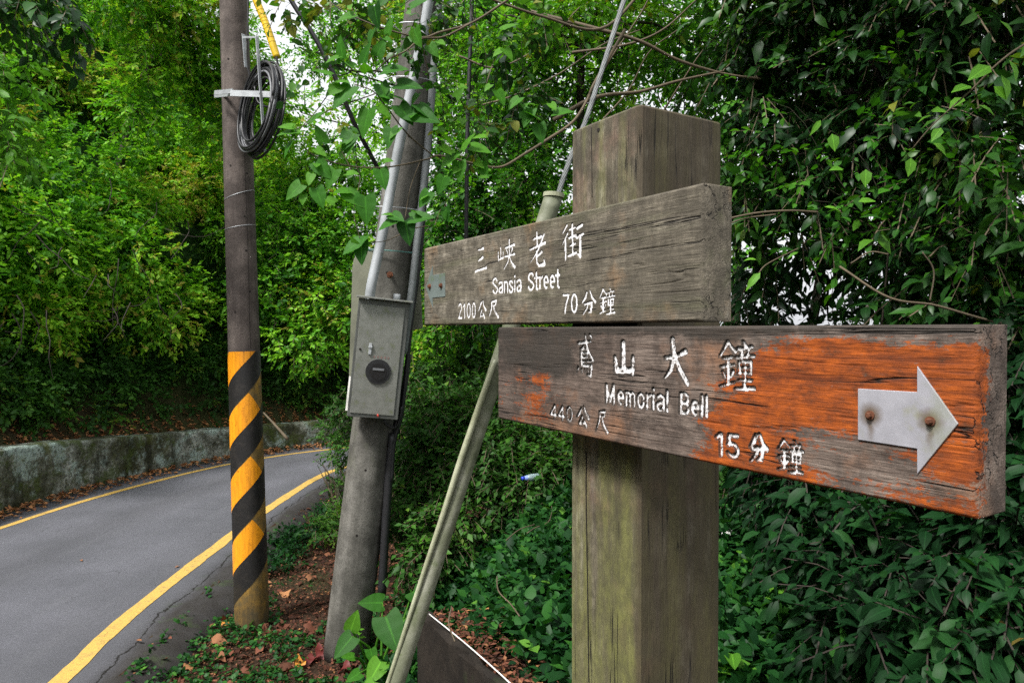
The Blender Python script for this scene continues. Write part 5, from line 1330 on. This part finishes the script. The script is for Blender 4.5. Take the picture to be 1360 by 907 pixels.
# leaves lying along the far wall, and on the ledge above it
n_ = 20000; i = r.integers(int(ilo * 260) + 2, 175, n_); Tn = nrm(np.gradient(LP, axis=0)); nn_ = np.c_[-Tn[:, 1], Tn[:, 0]]
q = np.abs(r.normal(0, .14, n_)); q = np.where(r.uniform(size=n_) < .22, .40 - q * .7, .72 + np.abs(r.normal(0, .28, n_)))
p = LP[i] + Tn[i] * r.uniform(-.05, .05, n_)[:, None] + nn_[i] * q[:, None]
z = np.where(q < .42, .006 + .05 * sstep(.2, .4, q), np.maximum(terrain(p[:, 0], p[:, 1]), wall_h(p[:, 0], p[:, 1]) - .1)) + r.uniform(0, .02, n_)
P = np.c_[p, z]; D = np.c_[r.normal(size=(n_, 2)), r.normal(size=n_) * .2]; U = np.c_[r.normal(size=(n_, 2)) * .5, np.ones(n_)]
V, Fq, ra = place_leaves(P, D, U, r.uniform(.025, .075, n_), TS, np.clip(r.normal(.9, .15, n_), 0, 1), 1.0)
link('leaf_litter', mesh_np('leaf_litter', V, Fq, {'rnd': ra}), M['litter'], label='dry brown leaves drifted along the foot and ledge of the far road wall', cat='leaf litter', kind='stuff')
# individually visible fallen leaves
FL = [(435, 800 + 43, .11, .35, 0), (405, 838, .12, .45, 0), (370, 832, .1, .4, 0), (355, 838, .11, .5, 0), (300, 832, .12, .95, 1), (399, 893, .12, .9, 2), (281, 858, .13, .8, 0), (222, 872, .11, .6, 0), (302, 812, .16, .9, 0), (310, 803, .14, .95, 0),
      (430, 868, .16, .25, 3), (418, 878, .13, .22, 3), (445, 880, .12, .2, 3), (384, 790, .09, .95, 0), (408, 773, .07, .8, 0), (436, 740, .08, .7, 0), (270, 838, .08, .6, 0), (345, 870, .1, .6, 0), (372, 897, .12, .3, 0), (455, 897, .12, .15, 3),
      (290, 880, .1, .7, 0), (330, 900, .1, .5, 0), (250, 893, .1, .9, 0), (385, 850, .1, .55, 0), (318, 850, .1, .3, 0)]
FLAB = ['brown fallen leaf just left of the foot of the leaning pole', 'dull brown leaf midway between the two pole feet, low in the verge', 'brown leaf lying just right of the striped pole foot', 'mid brown leaf directly below the foot of the striped pole',
 'yellow-orange fallen leaf just left of the striped pole foot', 'bright orange leaf at the lower middle of the verge', 'long tan dead leaf lower left of the striped pole', 'brown leaf at the left end of the verge by the asphalt edge', 'large pale curled leaf leaning on the left side of the striped pole foot', 'pale curled leaf uppermost beside the striped pole foot',
 'largest dark red leaf left of the taro plant', 'dark red leaf left of the largest red one', 'dark red leaf closest to the taro stalks', 'small pale leaf on the soil behind the striped pole foot, nearer of two', 'small pale leaf on the soil halfway between the two poles', 'tan leaf on the soil high up beside the leaning pole',
 'reddish leaf at the broken asphalt edge', 'brown leaf right below the striped pole among clover', 'dark brown leaf at the bottom edge below the orange leaf', 'very dark red leaf at the bottom edge near the taro', 'rust brown leaf in the clover at the lower left', 'brown leaf at the bottom edge of the clover', 'pale tan leaf at the lower left corner of the verge', 'brown leaf between the orange leaf and the striped pole', 'dark leaf in the clover left below the striped pole']
special = {}
M['litter_red'] = leaf_mat('litter_red', [(0, (.10, .012, .012)), (1, (.2, .03, .02))], .15, .6)
for j, (px, py, s_, rn, kd) in enumerate(FL):
    d = 2.2 * F / (py - 438); p = at(px, py, d); p.z = tz(p.x, p.y) + .028
    a = r.uniform(0, 6.28)
    v, f_, ra_ = place_leaves(np.zeros((1, 3)), np.array([[math.cos(a), math.sin(a), r.uniform(-.1, .3)]]), np.array([[r.normal() * .3, -.35, 1.0]]), [s_ * .85], TH2, np.array([rn]), .8)
    v[:, 2] += .014 * np.sin(v[:, 0] * 50 + j) + .01 * np.sin(v[:, 1] * 70)
    m_ = M['litter_orange'] if kd in (1, 2) else M['litter_red'] if kd == 3 else M['litter']
    lab = FLAB[j]
    o = link('fallen_leaf', one_leaf('fallen_leaf', v, f_, ra_), m_, label=lab, cat='fallen leaf', group='red fallen leaves by the taro plant' if kd == 3 else 'fallen leaves on the verge')
    o.location = p
# dry leaves and twigs along the slab top
f = r.uniform(0, 1, 700); q = .03 + np.abs(r.normal(0, .1, 700)); sx_, sy_ = SB[0] - SA[0], SB[1] - SA[1]; l_ = math.hypot(sx_, sy_)
px_ = SA[0] + sx_ * f - sy_ / l_ * q; py_ = SA[1] + sy_ * f + sx_ / l_ * q
P = np.c_[px_, py_, np.maximum(terrain(px_, py_), .86) + r.uniform(.0, .02, 700)]
V, Fq, ra = place_leaves(P, np.c_[r.normal(size=(700, 2)), r.normal(size=700) * .2], np.c_[r.normal(size=(700, 2)) * .5, np.ones(700)], r.uniform(.012, .045, 700), T4, np.clip(r.normal(.4, .25, 700), 0, 1), .7)
link('leaf_litter', mesh_np('leaf_litter', V, Fq, {'rnd': ra}), M['litter'], label='dead leaves and bits of twig along the top of the dark slab', cat='leaf litter', kind='stuff')
# few leaves on the road
for px, py, lab in ((107, 744, 'small dry leaf on the asphalt in the middle of the road, far from the line'), (188, 852, 'small dry leaf on the asphalt just right of the near yellow line'), (238, 752, 'dry leaf lying against the near yellow line')):
    d = 2.1 * F / (py - 438); p = at(px, py, d); p.z = .008; a = r.uniform(0, 6)
    v, f_, ra_ = place_leaves(np.zeros((1, 3)), np.array([[math.cos(a), math.sin(a), .1]]), np.array([[0, 0, 1.0]]), [.05], T6, np.array([.8]))
    o = link('fallen_leaf', mesh_np('fallen_leaf', v, f_, {'rnd': ra_}, True), M['litter'], label=lab, cat='fallen leaf', group='dry leaves on the road'); o.location = p
# dead stick leaning over the wall
st = MB().tube([at(350, 548, 9.5), at(366, 565, 9.3), at(382, 583, 9.2)], [.012, .016, .024], 6, 12).obj('dead_stick', M['twig'], smooth=True)
col(st, label='dead broken stick hanging over the far road wall just right of the striped pole', cat='stick')
k = MB(); r = np.random.default_rng(99)
o_ = Vector(g0_(-2.2, 8.2)); db = thing('twiggy_bush', 'leafless twiggy bush at the road edge left of the leaning pole', 'bush', o_)
for i in range(34):
    a = at(r.uniform(425, 462), r.uniform(600, 690), 8.2) - o_; b0_ = Vector((r.uniform(.05, .3), r.uniform(-.2, .2), 0))
    k.tube(limb(b0_, a + Vector((r.normal() * .1, r.normal() * .15, .05)), r, .1, 3), [.008, .006, .004, .002], 4, 8)
k.obj('twigs', M['twig'], db)
make_tree('roadside_bush', 'small green bush on the road edge behind the leaning pole foot', 'bush', g0_(-1.9, 8.6), at(450, 640, 8.4),
    LP_([(452, 600, 8.6, .18), (445, 570, 9.2, .2), (455, 650, 8.2, .16), (440, 680, 7.4, .12), (425, 700, 7.0, .1), (450, 700, 7.0, .14), (456, 540, 9, .2)]), 520, 7, .06, T4, M['leaf_mid'], 39, .14, .2, .015, rb=.55)

# ---- foreground branches with heart-shaped leaves
fb = thing('overhanging_branch', 'overhanging branch with heart-shaped leaves reaching in front of the leaning pole', 'branch', at(800, 38, 3.0))
f0 = Vector(fb.location)
BR = [([(860, -20, 3.2), (800, 38, 3.0), (720, 22, 2.9), (640, -5, 2.85)], [.011, .009, .008, .006]),
      ([(675, 0, 2.85), (628, 30, 2.8), (585, 43, 2.7), (559, 50, 2.65), (509, 38, 2.6), (470, 22, 2.6), (440, 5, 2.6)], [.007, .006, .006, .005, .004, .003, .002]),
      ([(628, 30, 2.8), (590, 49, 2.7), (560, 52, 2.65), (539, 68, 2.6), (516, 79, 2.55), (500, 95, 2.5), (489, 112, 2.5)], [.006, .005, .005, .004, .004, .003, .002]),
      ([(830, 40, 3.1), (790, 110, 3.0), (781, 131, 3.0), (761, 162, 2.95), (728, 185, 2.9), (698, 204, 2.85), (665, 222, 2.8), (632, 218, 2.75), (585, 207, 2.7), (566, 212, 2.7), (516, 222, 2.6), (466, 221, 2.6), (420, 208, 2.55), (396, 188, 2.5)], [.011, .010, .010, .009, .009, .008, .007, .006, .005, .005, .004, .004, .003, .002]),
      ([(575, 207, 2.7), (542, 179, 2.6), (516, 146, 2.55), (496, 122, 2.5), (470, 112, 2.5)], [.004, .004, .003, .003, .002]),
      ([(559, 212, 2.7), (545, 250, 2.65), (538, 290, 2.6)], [.003, .003, .002]), ([(474, 222, 2.6), (478, 240, 2.6), (470, 280, 2.55), (478, 318, 2.55)], [.003, .003, .002, .002]),
      ([(570, 300, 2.7), (545, 305, 2.6), (512, 320, 2.6), (482, 322, 2.55), (465, 325, 2.55)], [.003, .003, .002, .002, .002]),
      ([(440, 120, 2.55), (418, 150, 2.5), (402, 168, 2.5)], [.003, .002, .002]), ([(498, 125, 2.5), (478, 132, 2.5), (440, 145, 2.5), (408, 165, 2.5), (385, 175, 2.5)], [.003, .003, .003, .002, .002])]
for pts, rad in BR:
    MB().tube([at(*p) - f0 for p in pts], [q_ * .72 for q_ in rad], 6, 6 * len(pts)).obj('branch', M['twig'], fb, smooth=True)
HL = [(497, 8, .085, .1, .2, -.9, .0), (455, 78, .09, -.2, .2, .9, .5), (482, 85, .085, .2, 0, .6, .3), (508, 95, .10, .8, 0, .1, .4), (467, 115, .11, -.6, 0, -.7, .5), (490, 145, .11, -.3, .1, -1, .55), (527, 112, .10, .9, 0, -.1, .2),
      (505, 112, .08, .4, 0, -.9, .25), (545, 150, .12, 1, -.1, -.3, .25), (530, 140, .09, .7, .1, -.9, .2), (520, 170, .08, -.2, 0, -1, .4), (555, 140, .1, .9, 0, -.7, .25), (485, 260, .11, .1, 0, -1, .4), (470, 178, .08, -.6, 0, -.8, .3),
      (478, 320, .08, -.7, 0, -.5, .5), (480, 322, .085, .0, 0, -1, .1), (530, 290, .09, -.6, 0, -.3, .5), (538, 293, .095, .2, 0, -1, .0), (545, 290, .09, .9, 0, .1, .4), (440, 100, .075, -.9, 0, .3, .7), (430, 120, .08, -.8, 0, -.3, .6), (500, 75, .07, .5, 0, .9, .5),
      (515, 45, .06, .2, 0, .8, .6), (550, 40, .075, .3, 0, -.9, .6), (570, 60, .06, .6, 0, -.8, .6), (545, 10, .07, .7, 0, .3, .4), (470, 20, .07, -.8, 0, -.3, .7), (495, 40, .06, -.3, 0, -1, .3),
      (605, 130, .05, .5, 0, .6, .8), (395, 175, .075, -.8, 0, -.1, .7), (410, 165, .08, .6, 0, .5, .6), (388, 188, .07, -.5, 0, -.9, .5), (420, 215, .085, .7, 0, -.8, .5), (445, 225, .08, -.4, 0, -1, .6), (505, 225, .08, .3, 0, -1, .5),
      (460, 205, .07, .5, 0, .8, .6), (430, 190, .07, -.3, 0, .9, .6), (640, 218, .06, .3, 0, -.9, .5), (615, 200, .08, .3, 0, .5, .8), (625, 195, .085, .9, 0, -.2, .75), (605, 205, .08, -.7, 0, -.6, .7), (610, 215, .08, 0, 0, -1, .6), (598, 190, .07, -.5, 0, .6, .8),
      (700, 150, .07, .7, 0, -.3, .6), (715, 165, .08, .2, 0, -1, .3), (690, 130, .07, -.5, 0, -.5, .6), (735, 150, .08, .9, 0, .1, .6), (705, 145, .08, -.4, 0, -.9, .5), (660, 120, .07, .5, 0, -.9, .6), (670, 65, .06, .6, 0, -.8, .8), (665, 40, .07, .8, 0, .3, .8),
      (590, 235, .07, -.3, 0, -1, .5), (592, 275, .06, .1, 0, -1, .1), (570, 255, .07, -.5, 0, -.8, .5), (400, 245, .08, -.7, 0, -.7, .6), (420, 250, .08, .4, 0, -1, .5), (460, 255, .09, .8, 0, -.6, .6)]
r = np.random.default_rng(17)
HL = HL + [(px + r.uniform(-22, 22), py + r.uniform(-16, 16), s_ * r.uniform(.45, .75), r.normal(), -.2, r.normal() * .7 - .3, min(1, rn + .3)) for px, py, s_, dx, dy, dz, rn in HL]
for px, py, s_, dx, dy, dz, rn in HL:
    p = at(px, py, 2.5 + .3 * max(0, (px - 540) / 300))
    v, f_, ra_ = place_leaves(np.zeros((1, 3)), np.array([[dx, dy - .25, dz]]), np.array([[r.normal() * .35 - .2, -.75 + r.normal() * .25, .75]]), [s_ * .9], TH2, np.array([rn]), .88)
    o = link('leaf', one_leaf('leaf', v, f_, ra_), M['leaf_heart'], fb); o.location = p - f0

# ---- long bare boughs in front of the sky
k = thing('bare_bough', 'long bare bough crossing behind the top of the signpost', 'branch', at(960, 95, 3.6)); k0 = Vector(k.location)
for pts, rad in (([(735, 160, 3.4), (790, 130, 3.4), (850, 122, 3.5), (900, 108, 3.55), (960, 95, 3.6)], .011), ([(700, 15, 3.6), (790, 38, 3.5), (850, 55, 3.5), (900, 80, 3.55), (960, 98, 3.6), (1010, 105, 3.6)], .011),
                 ([(760, 70, 4), (830, 60, 3.8), (880, 40, 3.8), (925, 0, 3.8)], .008), ([(780, 130, 4.2), (810, 80, 4.1), (850, 20, 4), (870, -20, 4)], .007), ([(800, 160, 4.4), (835, 120, 4.4), (862, 70, 4.3), (900, 40, 4.2)], .007), ([(640, 140, 4), (680, 128, 4), (740, 100, 4), (800, 60, 4), (850, 40, 4)], .006),
                 ([(880, 150, 4.2), (905, 110, 4.1), (940, 60, 4), (990, 20, 4)], .006), ([(610, 75, 3.8), (660, 90, 3.8), (720, 60, 3.8), (770, 10, 3.8)], .006)):
    MB().tube([at(*p) - k0 for p in pts], [rad * (1 - .5 * i / (len(pts) - 1)) for i in range(len(pts))], 6, 30).obj('bough', M['twig'], k, smooth=True)
k = thing('fine_branch', 'thin brown branch poking out behind the right side of the sign boards', 'branch', at(970, 287, 2.6)); k0 = Vector(k.location)
for pts, rad in (([(960, 292, 2.6), (1005, 283, 2.6), (1050, 280, 2.65), (1086, 282, 2.7)], .004), ([(962, 300, 2.6), (990, 290, 2.6), (1030, 285, 2.6)], .003), ([(1115, 354, 2.6), (1180, 395, 2.5), (1240, 405, 2.5), (1300, 422, 2.5), (1370, 440, 2.5)], .005), ([(1130, 350, 2.6), (1155, 335, 2.6), (1180, 338, 2.6)], .003), ([(1235, 400, 2.5), (1240, 360, 2.5), (1225, 335, 2.5)], .003)):
    MB().tube([at(*p) - k0 for p in pts], rad, 5, 24).obj('twig', M['twig'], k, smooth=True)
k = thing('leafy_sprig', 'bright light green sprig of leaves hanging at the right edge below the top corner', 'branch', at(1330, 80, 2.1)); k0 = Vector(k.location)
MB().tube([at(*p) - k0 for p in ((1420, 30, 2.1), (1360, 60, 2.1), (1325, 85, 2.1), (1290, 120, 2.15), (1240, 165, 2.2), (1210, 200, 2.25))], [.005, .004, .003, .003, .002, .002], 5, 24).obj('twig', M['twig'], k, smooth=True)
r = np.random.default_rng(27)
for px, py, s_, dx, dz, d in ((1315, 88, .12, -.9, -.5, 2.1), (1340, 80, .10, .3, -.9, 2.1), (1330, 100, .11, .2, -.9, 2.12), (1290, 115, .1, -.9, -.2, 2.15), (1280, 130, .09, -.8, -.5, 2.2), (1345, 50, .09, -.5, .6, 2.1), (1320, 115, .08, .6, -.7, 2.12), (1260, 150, .08, -.9, .1, 2.2), (1250, 170, .08, -.6, -.7, 2.2), (1210, 210, .09, -.2, -1, 2.3), (1240, 190, .08, .7, -.7, 2.25), (1300, 140, .08, .8, -.5, 2.2)):
    v, f_, ra_ = place_leaves(np.zeros((1, 3)), np.array([[dx, -.2, dz]]), np.array([[r.normal() * .3, -.7, .8]]), [s_ * .72], T6, np.array([r.uniform(.2, .9)]), 1.1)
    o = link('leaf', one_leaf('leaf', v, f_, ra_), M['leaf_bright'], k); o.location = at(px, py, d) - k0
k = thing('leafy_sprig', 'single bright green willow-like sprig right of the sign boards', 'branch', at(995, 370, 2.3)); k0 = Vector(k.location)
MB().tube([at(*p) - k0 for p in ((1060, 330, 2.5), (1020, 350, 2.4), (1008, 362, 2.35))], .002, 5, 10).obj('twig', M['twig'], k)
for px, py, s_, dx, dz, d in ((1010, 362, .085, -.8, -.8, 2.3), (1005, 345, .05, -.9, .1, 2.35), (1060, 335, .05, -.8, -.3, 2.4), (1150, 225, .07, -.1, -1, 2.4), (1120, 225, .06, -.9, 0, 2.4), (1105, 178, .07, .1, -1, 2.4), (1090, 160, .07, -.6, -.8, 2.4), (1140, 268, .065, 1, .1, 2.4), (1095, 275, .06, 1, -.1, 2.4)):
    v, f_, ra_ = place_leaves(np.zeros((1, 3)), np.array([[dx, -.2, dz]]), np.array([[r.normal() * .3, -.7, .8]]), [s_ * .9], TL if px < 1100 else T6, np.array([r.uniform(.2, .9)]), 1.2)
    o = link('leaf', one_leaf('leaf', v, f_, ra_), M['leaf_bright'], k); o.location = at(px, py, d) - k0
# dark leaves hanging into the top left corner, bright sprigs at the left edge
make_tree('overhanging_bough', 'dark out-of-reach leaves hanging into the top left corner', 'branch', at(-90, -60, 4.2), at(-40, -40, 4.2), LP_([(20, 5, 4.2, .2), (60, -10, 4.2, .18), (90, 25, 4.2, .1), (-20, 10, 4.2, .2)]), 60, 7, .10, T6, M['leaf_glossy'], 47, .2, .5, .012, rb=.5)
make_tree('overhanging_bough', 'bright green pinnate sprigs entering at the left edge', 'branch', at(-120, 90, 5), at(-60, 90, 5), LP_([(5, 70, 5, .14), (-5, 115, 5, .16), (10, 180, 5, .14), (-20, 170, 5, .15)]), 110, 9, .085, TL, M['leaf_bright'], 48, .3, .35, .01, rb=.5, wid=1.6)
# loose vine stems over the creeper bank
r = np.random.default_rng(13); k = MB()
for pts in ([(700, 720), (712, 712), (728, 705), (733, 690), (735, 678), (760, 674)], [(672, 730), (690, 715), (710, 708)], [(660, 780), (662, 800), (678, 818), (690, 835)], [(600, 822), (596, 845), (604, 870)], [(1100, 830), (1108, 850), (1125, 860)]):
    P = []
    for x_, y_ in pts:
        d = 1.15 * F / (y_ - 438); P.append(at(x_, y_, d) + Vector((0, 0, .05)))
    k.tube(P, .003, 5, 16)
vn = k.obj('vine_stems', M['twig'], smooth=True); col(vn, label='thin pale vine stems looping over the creeper bank', cat='vines', kind='stuff')
